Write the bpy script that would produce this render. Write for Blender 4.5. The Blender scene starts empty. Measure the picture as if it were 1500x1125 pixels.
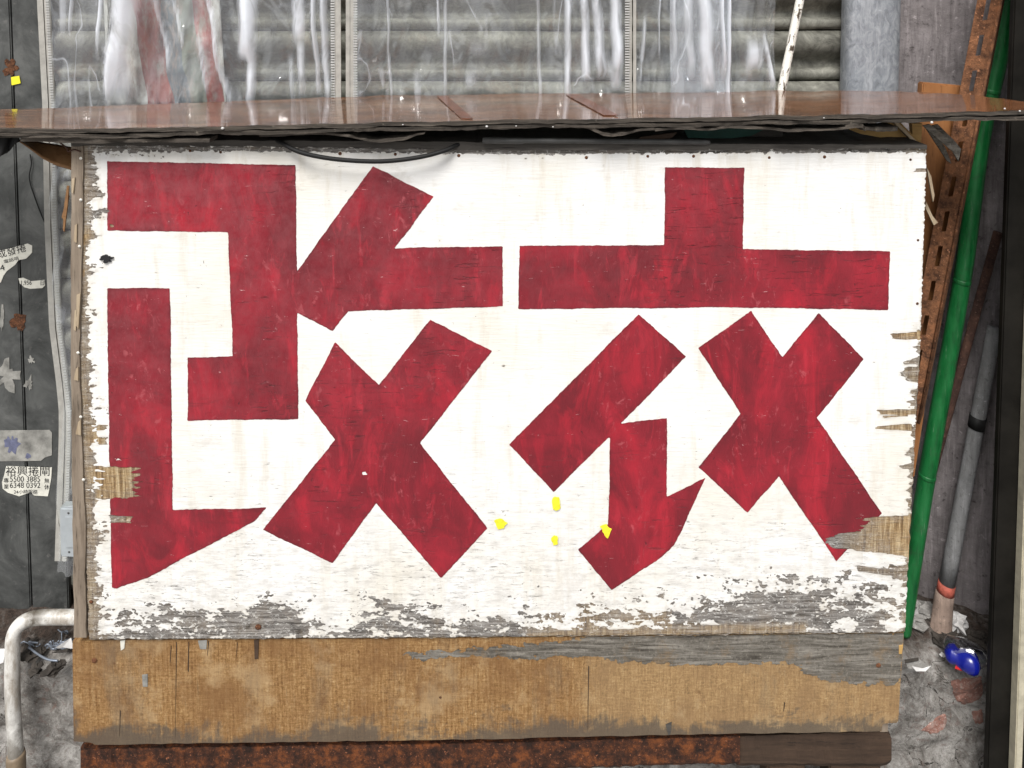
import bpy, bmesh, math, random
import numpy as np
from mathutils import Vector
random.seed(7)
R = math.radians
S = bpy.context.scene
COL = S.collection

# ------------------------------------------------------------------ camera
F = 1090.0          # focal length in photo pixels (photo 1500 x 1125)
PITCH = R(3.0)
CX, CY = 750.0, 30.0  # optical axis in the photo (keystone-corrected phone picture)
EYE = Vector((0.0, -1.09, 1.5))
cam = bpy.data.cameras.new('camera')
camo = bpy.data.objects.new('camera', cam)
COL.objects.link(camo)
camo.location = EYE
camo.rotation_euler = (math.pi / 2 - PITCH, 0, 0)
cam.sensor_width = 36.0
cam.lens = 36.0 * F / 1500.0
cam.shift_y = (CY - 562.5) / 1500.0
cam.clip_start = 0.02
cam.clip_end = 500
S.camera = camo

# ------------------------------------------------------------------ light
SUN_EL, SUN_AZ = R(54), R(-16)     # soft light from the street side, a little from the left
w = bpy.data.worlds.new('World'); S.world = w; w.use_nodes = True
nt = w.node_tree; nt.nodes.clear()
sky = nt.nodes.new('ShaderNodeTexSky'); sky.sky_type = 'NISHITA'; sky.sun_disc = False
sky.sun_elevation = SUN_EL; sky.sun_rotation = math.pi + SUN_AZ * -1
sky.dust_density = 3.0
hs = nt.nodes.new('ShaderNodeHueSaturation'); hs.inputs['Saturation'].default_value = 0.12
bg = nt.nodes.new('ShaderNodeBackground'); bg.inputs['Strength'].default_value = 0.055
ou = nt.nodes.new('ShaderNodeOutputWorld')
nt.links.new(sky.outputs[0], hs.inputs['Color']); nt.links.new(hs.outputs[0], bg.inputs[0]); nt.links.new(bg.outputs[0], ou.inputs[0])
sun = bpy.data.lights.new('sun', 'SUN'); sun.energy = 1.5; sun.angle = R(26); sun.color = (1.0, 0.97, 0.93)
suno = bpy.data.objects.new('sun', sun); COL.objects.link(suno)
# direction the light travels: from the street (-Y), above, slightly from the left
dvec = Vector((-math.sin(SUN_AZ) * math.cos(SUN_EL), math.cos(SUN_AZ) * math.cos(SUN_EL), -math.sin(SUN_EL)))
suno.rotation_euler = dvec.to_track_quat('-Z', 'Y').to_euler()
suno.location = (-0.5, -3, 4)
S.view_settings.view_transform = 'Standard'; S.view_settings.look = 'None'
S.view_settings.gamma = 1.0; S.view_settings.use_curve_mapping = False
S.view_settings.exposure = 1.30

# ------------------------------------------------------------------ geometry helpers
cp, sp = math.cos(PITCH), math.sin(PITCH)
def at(px, py, Y=0.0):
    """world point seen at photo pixel (px,py) standing at depth plane Y"""
    xc, yc = (px - CX) / F, -(py - CY) / F
    d = Vector((xc, cp + yc * sp, -sp + yc * cp))
    t = (Y - EYE.y) / d.y
    return EYE + d * t
def at_np(px, py, Y):
    xc, yc = (px - CX) / F, -(py - CY) / F
    dy, dz = cp + yc * sp, -sp + yc * cp
    t = (Y - EYE.y) / dy
    return np.stack([EYE.x + xc * t, np.broadcast_to(Y, t.shape), EYE.z + dz * t], -1)
def on_z(px, py, z):
    """world point seen at pixel (px,py) lying at height z"""
    xc, yc = (px - CX) / F, -(py - CY) / F
    d = Vector((xc, cp + yc * sp, -sp + yc * cp))
    return EYE + d * ((z - EYE.z) / d.z)
def root_base(o):
    v = Vector((0, 0, 0))
    while o is not None:
        v += o.location; o = o.parent
    return v
def tag(o, label, cat=None, group=None, kind=None):
    o['label'] = label
    if cat: o['category'] = cat
    if group: o['group'] = group
    if kind: o['kind'] = kind
    return o
def thing(name, label, cat, base, group=None):
    o = bpy.data.objects.new(name, None); COL.objects.link(o)
    o.empty_display_size = 0.02; o.location = base
    return tag(o, label, cat, group)
def mk(name, verts, faces, mat, parent=None, smooth=False, bevel=0.0, seg=2, attrs=None):
    me = bpy.data.meshes.new(name)
    if parent is not None: base = root_base(parent)
    else:
        a = np.array([tuple(v) for v in verts]); base = Vector(((a[:, 0].min() + a[:, 0].max()) / 2, (a[:, 1].min() + a[:, 1].max()) / 2, a[:, 2].min()))
    a = np.array([tuple(v) for v in verts], dtype=float) - np.array(base)
    me.from_pydata(a.tolist(), [], faces)
    if attrs:
        for k, vals in attrs.items():
            at_ = me.attributes.new(k, 'FLOAT', 'POINT'); at_.data.foreach_set('value', np.asarray(vals, dtype=np.float32))
    if bevel > 0:
        bm = bmesh.new(); bm.from_mesh(me)
        bmesh.ops.recalc_face_normals(bm, faces=bm.faces)
        es = [e for e in bm.edges if len(e.link_faces) == 2 and e.calc_face_angle(0) > 0.5]
        bmesh.ops.bevel(bm, geom=es, offset=bevel, segments=seg, affect='EDGES', clamp_overlap=True)
        bm.to_mesh(me); bm.free()
    me.validate(); me.update()
    if smooth:
        me.polygons.foreach_set('use_smooth', [True] * len(me.polygons))
    if mat: me.materials.append(mat)
    o = bpy.data.objects.new(name, me); COL.objects.link(o)
    if parent is not None: o.parent = parent
    else: o.location = base
    return o
def prism(pts, Y, t, drift=(0, 0)):
    f = [at(x, y, Y) for x, y in pts]; n = len(f)
    b = [p + Vector((drift[0], t, drift[1])) for p in f]
    fc = [list(range(n)), list(range(2 * n - 1, n - 1, -1))]
    for i in range(n):
        j = (i + 1) % n
        fc.append([j, i, n + i, n + j])
    return f + b, fc
def box(x0, x1, y0, y1, z0, z1):
    v = [(x0, y0, z0), (x1, y0, z0), (x1, y1, z0), (x0, y1, z0), (x0, y0, z1), (x1, y0, z1), (x1, y1, z1), (x0, y1, z1)]
    return [Vector(p) for p in v], [[3, 2, 1, 0], [4, 5, 6, 7], [0, 1, 5, 4], [1, 2, 6, 5], [2, 3, 7, 6], [3, 0, 4, 7]]
def join(*parts):
    V, Fc = [], []
    for v, f in parts:
        o = len(V); V += list(v); Fc += [[i + o for i in q] for q in f]
    return V, Fc
def tube(pts, r, n=14, caps=True, jit=0.0):
    pts = [Vector(p) for p in pts]; V, Fc = [], []
    up = Vector((0.03, 0.99, 0.1))
    m = len(pts)
    for i, p in enumerate(pts):
        t = (pts[min(i + 1, m - 1)] - pts[max(i - 1, 0)]).normalized()
        a = t.cross(up)
        if a.length < 1e-3: a = t.cross(Vector((1, 0, 0)))
        a.normalize(); b = a.cross(t).normalized()
        up = b
        rr = r[i] if isinstance(r, (list, tuple)) else r
        for k in range(n):
            an = 2 * math.pi * k / n
            q = rr * (1 + random.uniform(-jit, jit))
            V.append(p + a * (q * math.cos(an)) + b * (q * math.sin(an)))
    for i in range(m - 1):
        for k in range(n):
            l = (k + 1) % n
            Fc.append([i * n + k, i * n + l, (i + 1) * n + l, (i + 1) * n + k])
    if caps:
        Fc.append(list(range(n - 1, -1, -1))); Fc.append([(m - 1) * n + k for k in range(n)])
    return V, Fc
def smooth_path(pts, n=8):
    pts = [Vector(p) for p in pts]; out = []
    P = [pts[0] * 2 - pts[1]] + pts + [pts[-1] * 2 - pts[-2]]
    for i in range(1, len(P) - 2):
        for k in range(n):
            t = k / n
            a, b, c, d = P[i - 1], P[i], P[i + 1], P[i + 2]
            out.append(0.5 * ((2 * b) + (c - a) * t + (2 * a - 5 * b + 4 * c - d) * t * t + (3 * b - a - 3 * c + d) * t ** 3))
    out.append(pts[-1]); return out
def interp(x, pts):
    xs = [p[0] for p in pts]; ys = [p[1] for p in pts]
    return float(np.interp(x, xs, ys))
def grid_mesh(fn, us, vs):
    V = [fn(u, v) for v in vs for u in us]; nu = len(us)
    Fc = [[j * nu + i, j * nu + i + 1, (j + 1) * nu + i + 1, (j + 1) * nu + i] for j in range(len(vs) - 1) for i in range(nu - 1)]
    return V, Fc

# numpy gradient noise
def _hash(ix, iy, seed):
    h = (ix.astype(np.int64) * 374761393 + iy.astype(np.int64) * 668265263 + seed * 974711) & 0x7fffffff
    h = ((h ^ (h >> 13)) * 1274126177) & 0x7fffffff
    return (h ^ (h >> 16)) & 0xffff
def gnoise(x, y, seed=0):
    ix, iy = np.floor(x), np.floor(y); fx, fy = x - ix, y - iy
    u = fx * fx * fx * (fx * (fx * 6 - 15) + 10); v = fy * fy * fy * (fy * (fy * 6 - 15) + 10)
    def g(dx, dy):
        a = _hash(ix + dx, iy + dy, seed) * (2 * math.pi / 65536)
        return np.cos(a) * (fx - dx) + np.sin(a) * (fy - dy)
    return (g(0, 0) * (1 - u) + g(1, 0) * u) * (1 - v) + (g(0, 1) * (1 - u) + g(1, 1) * u) * v
def fbm(x, y, oct=4, seed=0, gain=0.55):
    x = np.asarray(x, float); y = np.asarray(y, float)
    s = 0; a = 1; tot = 0
    for i in range(oct):
        s = s + a * gnoise(x * 2 ** i + 17.3 * i, y * 2 ** i - 9.1 * i, seed + i); tot += a * a; a *= gain
    return s / (0.27 * math.sqrt(tot))         # about unit variance
def poly_sdf(X, Y, poly):
    """signed distance, positive inside"""
    d = np.full(X.shape, 1e18); s = np.zeros(X.shape, bool); n = len(poly)
    for i in range(n):
        ax, ay = poly[i]; bx, by = poly[(i + 1) % n]
        ex, ey = bx - ax, by - ay; wx, wy = X - ax, Y - ay
        t = np.clip((wx * ex + wy * ey) / (ex * ex + ey * ey + 1e-12), 0, 1)
        d = np.minimum(d, (wx - ex * t) ** 2 + (wy - ey * t) ** 2)
        c = ((ay <= Y) & (by > Y)) | ((by <= Y) & (ay > Y))
        if ey != 0: s ^= c & (X < ax + ex * (Y - ay) / ey)
    return np.where(s, 1, -1) * np.sqrt(d)
def sheet_from_field(xs, ys, Fd, Yp):
    """mesh of the region Fd > 0 on the pixel grid at depth Yp, torn edges cut exactly"""
    ins = Fd > 0
    full = ins[:-1, :-1] & ins[1:, :-1] & ins[:-1, 1:] & ins[1:, 1:]
    anyc = ins[:-1, :-1] | ins[1:, :-1] | ins[:-1, 1:] | ins[1:, 1:]
    part = anyc & ~full
    ny, nx = full.shape; done = np.zeros_like(full)
    PX, PY, Fc = [], [], []
    def quad(i0, j0, i1, j1):
        o = len(PX)
        PX.extend([xs[i0], xs[i1], xs[i1], xs[i0]]); PY.extend([ys[j1], ys[j1], ys[j0], ys[j0]])
        Fc.append([o, o + 1, o + 2, o + 3])
    for B in (16, 4):
        for j in range(0, ny - B + 1, B):
            for i in range(0, nx - B + 1, B):
                if full[j:j + B, i:i + B].all() and not done[j:j + B, i:i + B].any():
                    done[j:j + B, i:i + B] = True; quad(i, j, i + B, j + B)
    jj, ii = np.nonzero(full & ~done)
    for j, i in zip(jj.tolist(), ii.tolist()): quad(i, j, i + 1, j + 1)
    jj, ii = np.nonzero(part)
    for j, i in zip(jj.tolist(), ii.tolist()):
        c = ((i, j + 1), (i + 1, j + 1), (i + 1, j), (i, j)); o = len(PX); k = 0
        for q in range(4):
            a, b = c[q], c[(q + 1) % 4]; fa, fb = Fd[a[1], a[0]], Fd[b[1], b[0]]
            if fa > 0: PX.append(xs[a[0]]); PY.append(ys[a[1]]); k += 1
            if (fa > 0) != (fb > 0):
                t = fa / (fa - fb)
                PX.append(xs[a[0]] + (xs[b[0]] - xs[a[0]]) * t); PY.append(ys[a[1]] + (ys[b[1]] - ys[a[1]]) * t); k += 1
        if k >= 3: Fc.append(list(range(o, o + k)))
    V = at_np(np.array(PX), np.array(PY), Yp)
    return [Vector(v) for v in V.tolist()], Fc

# ------------------------------------------------------------------ material helpers
class NT:
    def __init__(s, name):
        s.m = bpy.data.materials.new(name); s.m.use_nodes = True
        s.t = s.m.node_tree; s.t.nodes.clear()
        s.out = s.t.nodes.new('ShaderNodeOutputMaterial')
        s.geo = s.t.nodes.new('ShaderNodeNewGeometry'); s.pos = s.geo.outputs['Position']
    def n(s, ty, **kw):
        q = s.t.nodes.new(ty)
        for k, v in kw.items(): setattr(q, k, v)
        return q
    def put(s, sock, v):
        if isinstance(v, bpy.types.NodeSocket): s.t.links.new(v, sock)
        elif isinstance(v, (tuple, list)) and len(v) == 3 and sock.type == 'RGBA': sock.default_value = (*v, 1)
        else: sock.default_value = v
    def map(s, scale=(1, 1, 1), rot=(0, 0, 0), loc=(0, 0, 0), vec=None):
        q = s.n('ShaderNodeMapping'); s.put(q.inputs[0], vec or s.pos)
        q.inputs['Scale'].default_value = scale; q.inputs['Rotation'].default_value = rot; q.inputs['Location'].default_value = loc
        return q.outputs[0]
    def noise(s, scale, vec=None, detail=5, rough=0.6, dist=0.0):
        q = s.n('ShaderNodeTexNoise'); s.put(q.inputs['Vector'], vec or s.pos)
        q.inputs['Scale'].default_value = scale; q.inputs['Detail'].default_value = detail
        q.inputs['Roughness'].default_value = rough; q.inputs['Distortion'].default_value = dist
        return q.outputs[0]
    def vor(s, scale, vec=None, feature='F1', rnd=1.0):
        q = s.n('ShaderNodeTexVoronoi', feature=feature); s.put(q.inputs['Vector'], vec or s.pos)
        q.inputs['Scale'].default_value = scale; q.inputs['Randomness'].default_value = rnd
        return q.outputs[0]
    def ramp(s, f, stops):
        q = s.n('ShaderNodeValToRGB'); s.put(q.inputs[0], f)
        e = q.color_ramp.elements
        while len(e) < len(stops): e.new(0.5)
        for k, (p, c) in zip(e, stops):
            k.position = p; k.color = (*c, 1) if isinstance(c, (tuple, list)) else (c, c, c, 1)
        return q.outputs[0]
    def mix(s, f, a, b, mode='MIX'):
        q = s.n('ShaderNodeMix', data_type='RGBA', blend_type=mode)
        s.put(q.inputs[0], f); s.put(q.inputs[6], a); s.put(q.inputs[7], b); return q.outputs[2]
    def math(s, op, a, b=0.0, c=0.0, clamp=False):
        q = s.n('ShaderNodeMath', operation=op, use_clamp=clamp)
        s.put(q.inputs[0], a); s.put(q.inputs[1], b); s.put(q.inputs[2], c); return q.outputs[0]
    def rng(s, f, a, b, c=0.0, d=1.0):
        q = s.n('ShaderNodeMapRange'); s.put(q.inputs[0], f)
        for i, v in enumerate((a, b, c, d)): q.inputs[i + 1].default_value = v
        return q.outputs[0]
    def attr(s, name):
        q = s.n('ShaderNodeAttribute', attribute_name=name); return q.outputs['Fac']
    def sep(s, vec=None):
        q = s.n('ShaderNodeSeparateXYZ'); s.put(q.inputs[0], vec or s.pos); return q.outputs
    def bump(s, h, strength=0.4, dist=0.002, normal=None):
        q = s.n('ShaderNodeBump'); q.inputs['Strength'].default_value = strength; q.inputs['Distance'].default_value = dist
        s.put(q.inputs['Height'], h)
        if normal: s.put(q.inputs['Normal'], normal)
        return q.outputs[0]
    def thin_fresnel(s, normal, f0=0.055):
        """reflectance of a thin sheet, the same from both sides"""
        d = s.n('ShaderNodeVectorMath', operation='DOT_PRODUCT'); s.put(d.inputs[0], normal); s.put(d.inputs[1], s.geo.outputs['Incoming'])
        c = s.math('SUBTRACT', 1.0, s.math('ABSOLUTE', d.outputs['Value']), clamp=True)
        return s.math('ADD', f0, s.math('MULTIPLY', s.math('POWER', c, 5.0), 1 - f0))
    def pbr(s, col, rough=0.7, metal=0.0, normal=None, spec=0.5, coat=0.0, coat_rough=0.1, trans=0.0, alpha=None):
        q = s.n('ShaderNodeBsdfPrincipled')
        s.put(q.inputs['Base Color'], col); s.put(q.inputs['Roughness'], rough); s.put(q.inputs['Metallic'], metal)
        s.put(q.inputs['Specular IOR Level'], spec)
        s.put(q.inputs['Coat Weight'], coat); q.inputs['Coat Roughness'].default_value = coat_rough
        if trans: q.inputs['Transmission Weight'].default_value = trans
        if normal: s.put(q.inputs['Normal'], normal)
        s.t.links.new(q.outputs[0], s.out.inputs[0]); return s.m

def lerp3(a, b, t): return tuple(a[i] + (b[i] - a[i]) * t for i in range(3))
def wood(name, a, b, dark, axis='x', scale=1.0, rough=0.75, grime=0.5, bumpd=0.002):
    m = NT(name)
    sc = {'x': (4, 40, 60), 'z': (60, 40, 4), 'y': (60, 4, 60)}[axis]
    v = m.map(tuple(k * scale for k in sc))
    g = m.noise(1.5, v, 8, 0.68, 0.6)
    c = m.mix(m.rng(g, 0.3, 0.7), a, b)
    fine = m.noise(5, v, 4, 0.7)
    c = m.mix(m.rng(fine, 0.58, 0.72), c, dark)
    blot = m.noise(9, None, 5, 0.65)
    c = m.mix(m.math('MULTIPLY', m.rng(blot, 0.5, 0.72), grime), c, dark)
    return m.pbr(c, rough, normal=m.bump(m.math('ADD', g, m.math('MULTIPLY', fine, 0.6)), 0.5, bumpd), spec=0.3)
def plain(name, col, rough=0.6, metal=0.0, var=0.25, scale=25, spec=0.4, bumpd=0.0008, coat=0.0):
    m = NT(name)
    n1 = m.noise(scale, None, 6, 0.65)
    c = m.mix(m.rng(n1, 0.3, 0.72), tuple(k * (1 - var) for k in col), tuple(min(1, k * (1 + var)) for k in col))
    return m.pbr(c, rough, metal, m.bump(n1, 0.35, bumpd), spec, coat)

# ---- bare plywood of the sign sheet: grey weathered, tan where freshly torn (attribute 'fresh')
def m_signwood():
    m = NT('bare_sign_plywood')
    v = m.map((9, 30, 150)); v2 = m.map((140, 30, 10))
    g = m.noise(1.6, v, 8, 0.76, 0.6); g2 = m.noise(1.5, v2, 6, 0.74, 0.4)
    grey = m.ramp(g, [(0.34, (0.035, 0.031, 0.028)), (0.43, (0.135, 0.122, 0.11)), (0.51, (0.25, 0.232, 0.215)), (0.58, (0.36, 0.34, 0.318)), (0.68, (0.54, 0.515, 0.485))])
    sp_ = m.noise(1.0, m.map((140, 1, 210)), 5, 0.78, 0.8)
    grey = m.mix(m.math('MULTIPLY', m.rng(sp_, 0.55, 0.62), 0.8), grey, (0.74, 0.73, 0.70))          # paint left in the pores
    dk = m.noise(1.0, m.map((22, 1, 40)), 7, 0.76, 0.4)
    grey = m.mix(m.math('MULTIPLY', m.rng(dk, 0.56, 0.66), 0.8), grey, (0.040, 0.035, 0.031))
    tan = m.ramp(g2, [(0.36, (0.16, 0.095, 0.045)), (0.5, (0.42, 0.285, 0.145)), (0.64, (0.66, 0.53, 0.34))])
    tan = m.mix(m.math('MULTIPLY', m.rng(g, 0.52, 0.64), 0.5), tan, (0.27, 0.22, 0.165))
    f = m.math('ADD', m.attr('fresh'), m.math('MULTIPLY', m.math('SUBTRACT', m.noise(30, None, 5, 0.7), 0.5), 1.0), clamp=True)
    c = m.mix(f, grey, tan)
    return m.pbr(c, 0.9, normal=m.bump(m.math('ADD', g, sp_), 0.9, 0.003), spec=0.2)
def m_whitepaint():
    m = NT('chalky_white_paint')
    big = m.noise(3.6, None, 5, 0.65)
    c = m.mix(m.rng(big, 0.46, 0.66), (0.82, 0.815, 0.80), (0.775, 0.745, 0.675))
    run = m.noise(1.0, m.map((30, 1, 4.5)), 6, 0.68)
    c = m.mix(m.math('MULTIPLY', m.rng(run, 0.53, 0.67), 0.5), c, (0.62, 0.565, 0.46))
    brush = m.noise(1.0, m.map((7, 1, 150)), 5, 0.7)
    c = m.mix(m.math('MULTIPLY', m.rng(brush, 0.52, 0.68), 0.22), c, (0.62, 0.60, 0.56))
    z = m.sep()[2]
    low = m.rng(z, 0.84, 0.60)         # more crazing low on the sheet where rain splashes
    crz = m.noise(1.0, m.map((48, 1, 330)), 6, 0.75, 0.8)
    spk = m.noise(1.0, m.map((120, 1, 150)), 4, 0.72, 0.5)
    cr = m.math('MULTIPLY', m.math('SUBTRACT', crz, m.math('SUBTRACT', 0.655, m.math('MULTIPLY', low, 0.075))), 20, clamp=True)
    sk = m.math('MULTIPLY', m.math('SUBTRACT', spk, m.math('SUBTRACT', 0.675, m.math('MULTIPLY', low, 0.035))), 20, clamp=True)
    clus = m.rng(m.noise(8, None, 4, 0.65), 0.42, 0.58, 0.1, 1.0)
    marks = m.math('MULTIPLY', m.math('MAXIMUM', cr, sk), clus)
    smg = m.noise(1.0, m.map((16, 1, 22)), 6, 0.74)
    c = m.mix(m.math('MULTIPLY', m.rng(smg, 0.56, 0.68), 0.35), c, (0.52, 0.48, 0.42))
    c = m.mix(m.math('MULTIPLY', marks, 0.9), c, (0.10, 0.088, 0.075))
    c = m.mix(m.math('MULTIPLY', m.rng(m.noise(1.0, m.map((30, 1, 75)), 6, 0.75), 0.47, 0.62), m.math('MULTIPLY', low, 0.45)), c, (0.44, 0.415, 0.38))
    c = m.mix(m.math('MULTIPLY', m.attr('wear'), 0.6), c, (0.45, 0.40, 0.32))
    h = m.math('SUBTRACT', m.noise(1.0, m.map((30, 1, 260)), 5, 0.6), m.math('MULTIPLY', marks, 1.5))
    return m.pbr(c, 0.62, normal=m.bump(h, 0.45, 0.0014), spec=0.3)
def m_redpaint():
    m = NT('brushed_red_paint')
    b0 = m.noise(7, None, 4, 0.6, 0.8)
    b1 = m.noise(1.0, m.map((15, 1, 6), (0, 0.55, 0)), 8, 0.66, 0.9)
    b2 = m.noise(1.0, m.map((40, 1, 10), (0, -0.45, 0)), 6, 0.70, 0.8)
    b3 = m.noise(1.0, m.map((12, 1, 45), (0, 0.15, 0)), 7, 0.70, 0.9)
    c = m.ramp(b0, [(0.36, (0.160, 0.014, 0.022)), (0.47, (0.215, 0.015, 0.025)), (0.55, (0.255, 0.017, 0.029)), (0.66, (0.32, 0.018, 0.032))])
    c = m.mix(m.math('MULTIPLY', m.rng(b1, 0.52, 0.66), 0.80), c, (0.42, 0.020, 0.036))
    c = m.mix(m.math('MULTIPLY', m.rng(b1, 0.47, 0.34), 0.70), c, (0.14, 0.013, 0.020))
    c = m.mix(m.math('MULTIPLY', m.rng(b2, 0.56, 0.70), 0.60), c, (0.50, 0.028, 0.048))
    c = m.mix(m.math('MULTIPLY', m.rng(b3, 0.56, 0.68), 0.50), c, (0.135, 0.014, 0.020))
    c = m.mix(m.math('MULTIPLY', m.math('MULTIPLY', m.rng(m.noise(1.0, m.map((70, 1, 45)), 6, 0.72, 0.8), 0.575, 0.65), m.rng(m.noise(6.5, None, 2), 0.48, 0.58)), 0.5), c, (0.50, 0.12, 0.135))
    p = m.sep(); dusty = m.rng(m.math('SUBTRACT', p[2], m.math('MULTIPLY', p[0], 0.45)), 0.80, 1.6)
    dn = m.noise(34, None, 8, 0.78)                                           # chalking on the older upper left strokes
    c = m.mix(m.math('MULTIPLY', m.math('MULTIPLY', dusty, m.rng(dn, 0.38, 0.62)), 0.50), c, (0.29, 0.10, 0.11))
    grain = m.noise(1.0, m.map((20, 1, 190)), 6, 0.74, 1.0)
    gr = m.math('MULTIPLY', m.rng(grain, 0.585, 0.65), m.rng(m.noise(5, None, 3), 0.50, 0.60))
    c = m.mix(m.math('MULTIPLY', gr, 0.7), c, (0.045, 0.010, 0.013))
    spots = m.noise(1.0, m.map((120, 1, 80)), 4, 0.7)
    c = m.mix(m.math('MULTIPLY', m.rng(spots, 0.655, 0.69), 0.75), c, (0.055, 0.012, 0.016))
    chip = m.noise(1.0, m.map((50, 1, 260)), 4, 0.72, 1.0)
    c = m.mix(m.math('MULTIPLY', m.rng(chip, 0.685, 0.70), 0.75), c, (0.62, 0.40, 0.40))
    c = m.mix(m.math('MULTIPLY', m.attr('rim'), 0.7), c, (0.085, 0.012, 0.02))     # doubled coat along the outlines
    h = m.math('ADD', m.math('MULTIPLY', b2, 0.8), m.math('MULTIPLY', gr, -0.9))
    return m.pbr(c, m.rng(b1, 0.35, 0.65, 0.55, 0.38), normal=m.bump(h, 0.6, 0.004), spec=0.4)
def m_apron():
    m = NT('worn_plywood_apron')
    fl = m.noise(1.0, m.map((330, 1, 210)), 5, 0.78, 0.8)
    hg = m.noise(1.0, m.map((60, 1, 380)), 5, 0.75, 0.5)
    vg = m.noise(1.0, m.map((260, 1, 14)), 6, 0.75, 0.3)
    big = m.noise(8, None, 7, 0.72)
    t = m.math('ADD', m.math('MULTIPLY', fl, 0.34), m.math('ADD', m.math('MULTIPLY', hg, 0.30), m.math('MULTIPLY', vg, 0.36)))
    c = m.ramp(t, [(0.38, (0.075, 0.036, 0.014)), (0.455, (0.225, 0.118, 0.043)), (0.525, (0.35, 0.205, 0.086)), (0.585, (0.48, 0.32, 0.155)), (0.65, (0.70, 0.55, 0.34))])
    c = m.mix(m.math('MULTIPLY', m.rng(big, 0.45, 0.60), 0.65), c, (0.20, 0.102, 0.042))
    c = m.mix(m.math('MULTIPLY', m.rng(m.noise(11, None, 6, 0.7), 0.52, 0.62), 0.45), c, (0.50, 0.36, 0.20))
    c = m.mix(m.math('MULTIPLY', m.rng(m.noise(1.0, m.map((9, 1, 3)), 6, 0.72), 0.52, 0.66), 0.5), c, (0.155, 0.12, 0.085))
    x = m.sep()[0]
    c = m.mix(m.math('MULTIPLY', m.rng(x, 0.09, 0.14), 0.18), c, (0.52, 0.42, 0.25))
    c = m.mix(m.math('MULTIPLY', m.rng(vg, 0.59, 0.68), 0.6), c, (0.09, 0.05, 0.024))
    c = m.mix(m.math('MULTIPLY', m.rng(m.noise(40, None, 5, 0.75), 0.60, 0.70), 0.5), c, (0.13, 0.06, 0.025))
    blot = m.noise(1.0, m.map((5.5, 1, 9)), 6, 0.72, 0.6); fib = m.noise(1.0, m.map((120, 1, 16)), 5, 0.75)
    gz = m.math('ADD', m.attr('low'), m.math('ADD', m.math('MULTIPLY', m.math('SUBTRACT', blot, 0.5), 4.2), m.math('MULTIPLY', m.math('SUBTRACT', fib, 0.5), 1.6)))
    c = m.mix(m.math('MULTIPLY', m.rng(gz, 0.50, 0.95), 0.82), c, (0.10, 0.083, 0.066))
    return m.pbr(c, 0.88, normal=m.bump(m.math('ADD', fl, vg), 0.7, 0.002), spec=0.2)
def m_counter():
    m = NT('varnished_brown_board')
    v = m.map((3, 55, 55)); g = m.noise(1.4, v, 8, 0.68, 1.0)
    c = m.ramp(g, [(0.34, (0.06, 0.027, 0.014)), (0.45, (0.16, 0.070, 0.034)), (0.56, (0.235, 0.110, 0.055)), (0.68, (0.34, 0.19, 0.11))])
    c = m.mix(m.math('MULTIPLY', m.rng(m.noise(9, m.map((1, 2.5, 1)), 7, 0.72, 0.8), 0.5, 0.62), 0.65), c, (0.075, 0.040, 0.026))
    x = m.sep()[0]
    c = m.mix(m.math('MULTIPLY', m.rng(x, 0.3, 0.75), 0.6), c, (0.27, 0.105, 0.042))
    crack = m.noise(1.0, m.map((5, 40, 1)), 4, 0.6, 1.8)
    ck = m.math('MULTIPLY', m.rng(m.math('ABSOLUTE', m.math('SUBTRACT', crack, 0.5)), 0.016, 0.004), m.rng(m.noise(5, None, 2), 0.44, 0.54))
    c = m.mix(ck, c, (0.02, 0.012, 0.01))
    c = m.mix(m.math('MULTIPLY', m.rng(m.noise(1.0, m.map((18, 90, 1)), 6, 0.75), 0.58, 0.70), 0.7), c, (0.045, 0.026, 0.018))
    rg = m.rng(m.noise(10, m.map((0.5, 2, 1)), 5, 0.6), 0.35, 0.7, 0.07, 0.26)
    h = m.math('SUBTRACT', m.math('MULTIPLY', m.noise(4, m.map((1, 3, 1)), 4, 0.5), 1.0), ck)
    return m.pbr(c, rg, normal=m.bump(m.math('ADD', h, m.math('MULTIPLY', m.noise(1.0, m.map((14, 45, 1)), 5, 0.6), 0.5)), 0.30, 0.005), spec=0.55, coat=0.7, coat_rough=0.06)
def m_plyedge():
    m = NT('blackened_plywood_edge')
    g = m.noise(1.0, m.map((14, 30, 260)), 6, 0.7); b = m.noise(55, None, 5, 0.75)
    c = m.ramp(g, [(0.3, (0.02, 0.018, 0.015)), (0.5, (0.065, 0.055, 0.046)), (0.66, (0.13, 0.11, 0.09)), (0.8, (0.26, 0.23, 0.2))])
    c = m.mix(m.rng(b, 0.62, 0.74), c, (0.30, 0.26, 0.21))
    return m.pbr(c, 0.85, normal=m.bump(m.math('ADD', g, b), 0.7, 0.002), spec=0.25)
def m_shutter():
    m = NT('grimy_shutter_steel')
    b = m.noise(24, None, 8, 0.78, 0.5); s = m.noise(1.0, m.map((30, 1, 8)), 6, 0.7)
    c = m.ramp(b, [(0.36, (0.080, 0.078, 0.066)), (0.48, (0.165, 0.162, 0.138)), (0.58, (0.245, 0.242, 0.208)), (0.70, (0.40, 0.39, 0.34))])
    c = m.mix(m.math('MULTIPLY', m.rng(s, 0.55, 0.75), 0.5), c, (0.07, 0.066, 0.055))
    return m.pbr(c, m.rng(b, 0.3, 0.7, 0.5, 0.75), 0.25, m.bump(b, 0.3, 0.001), 0.4)
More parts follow.
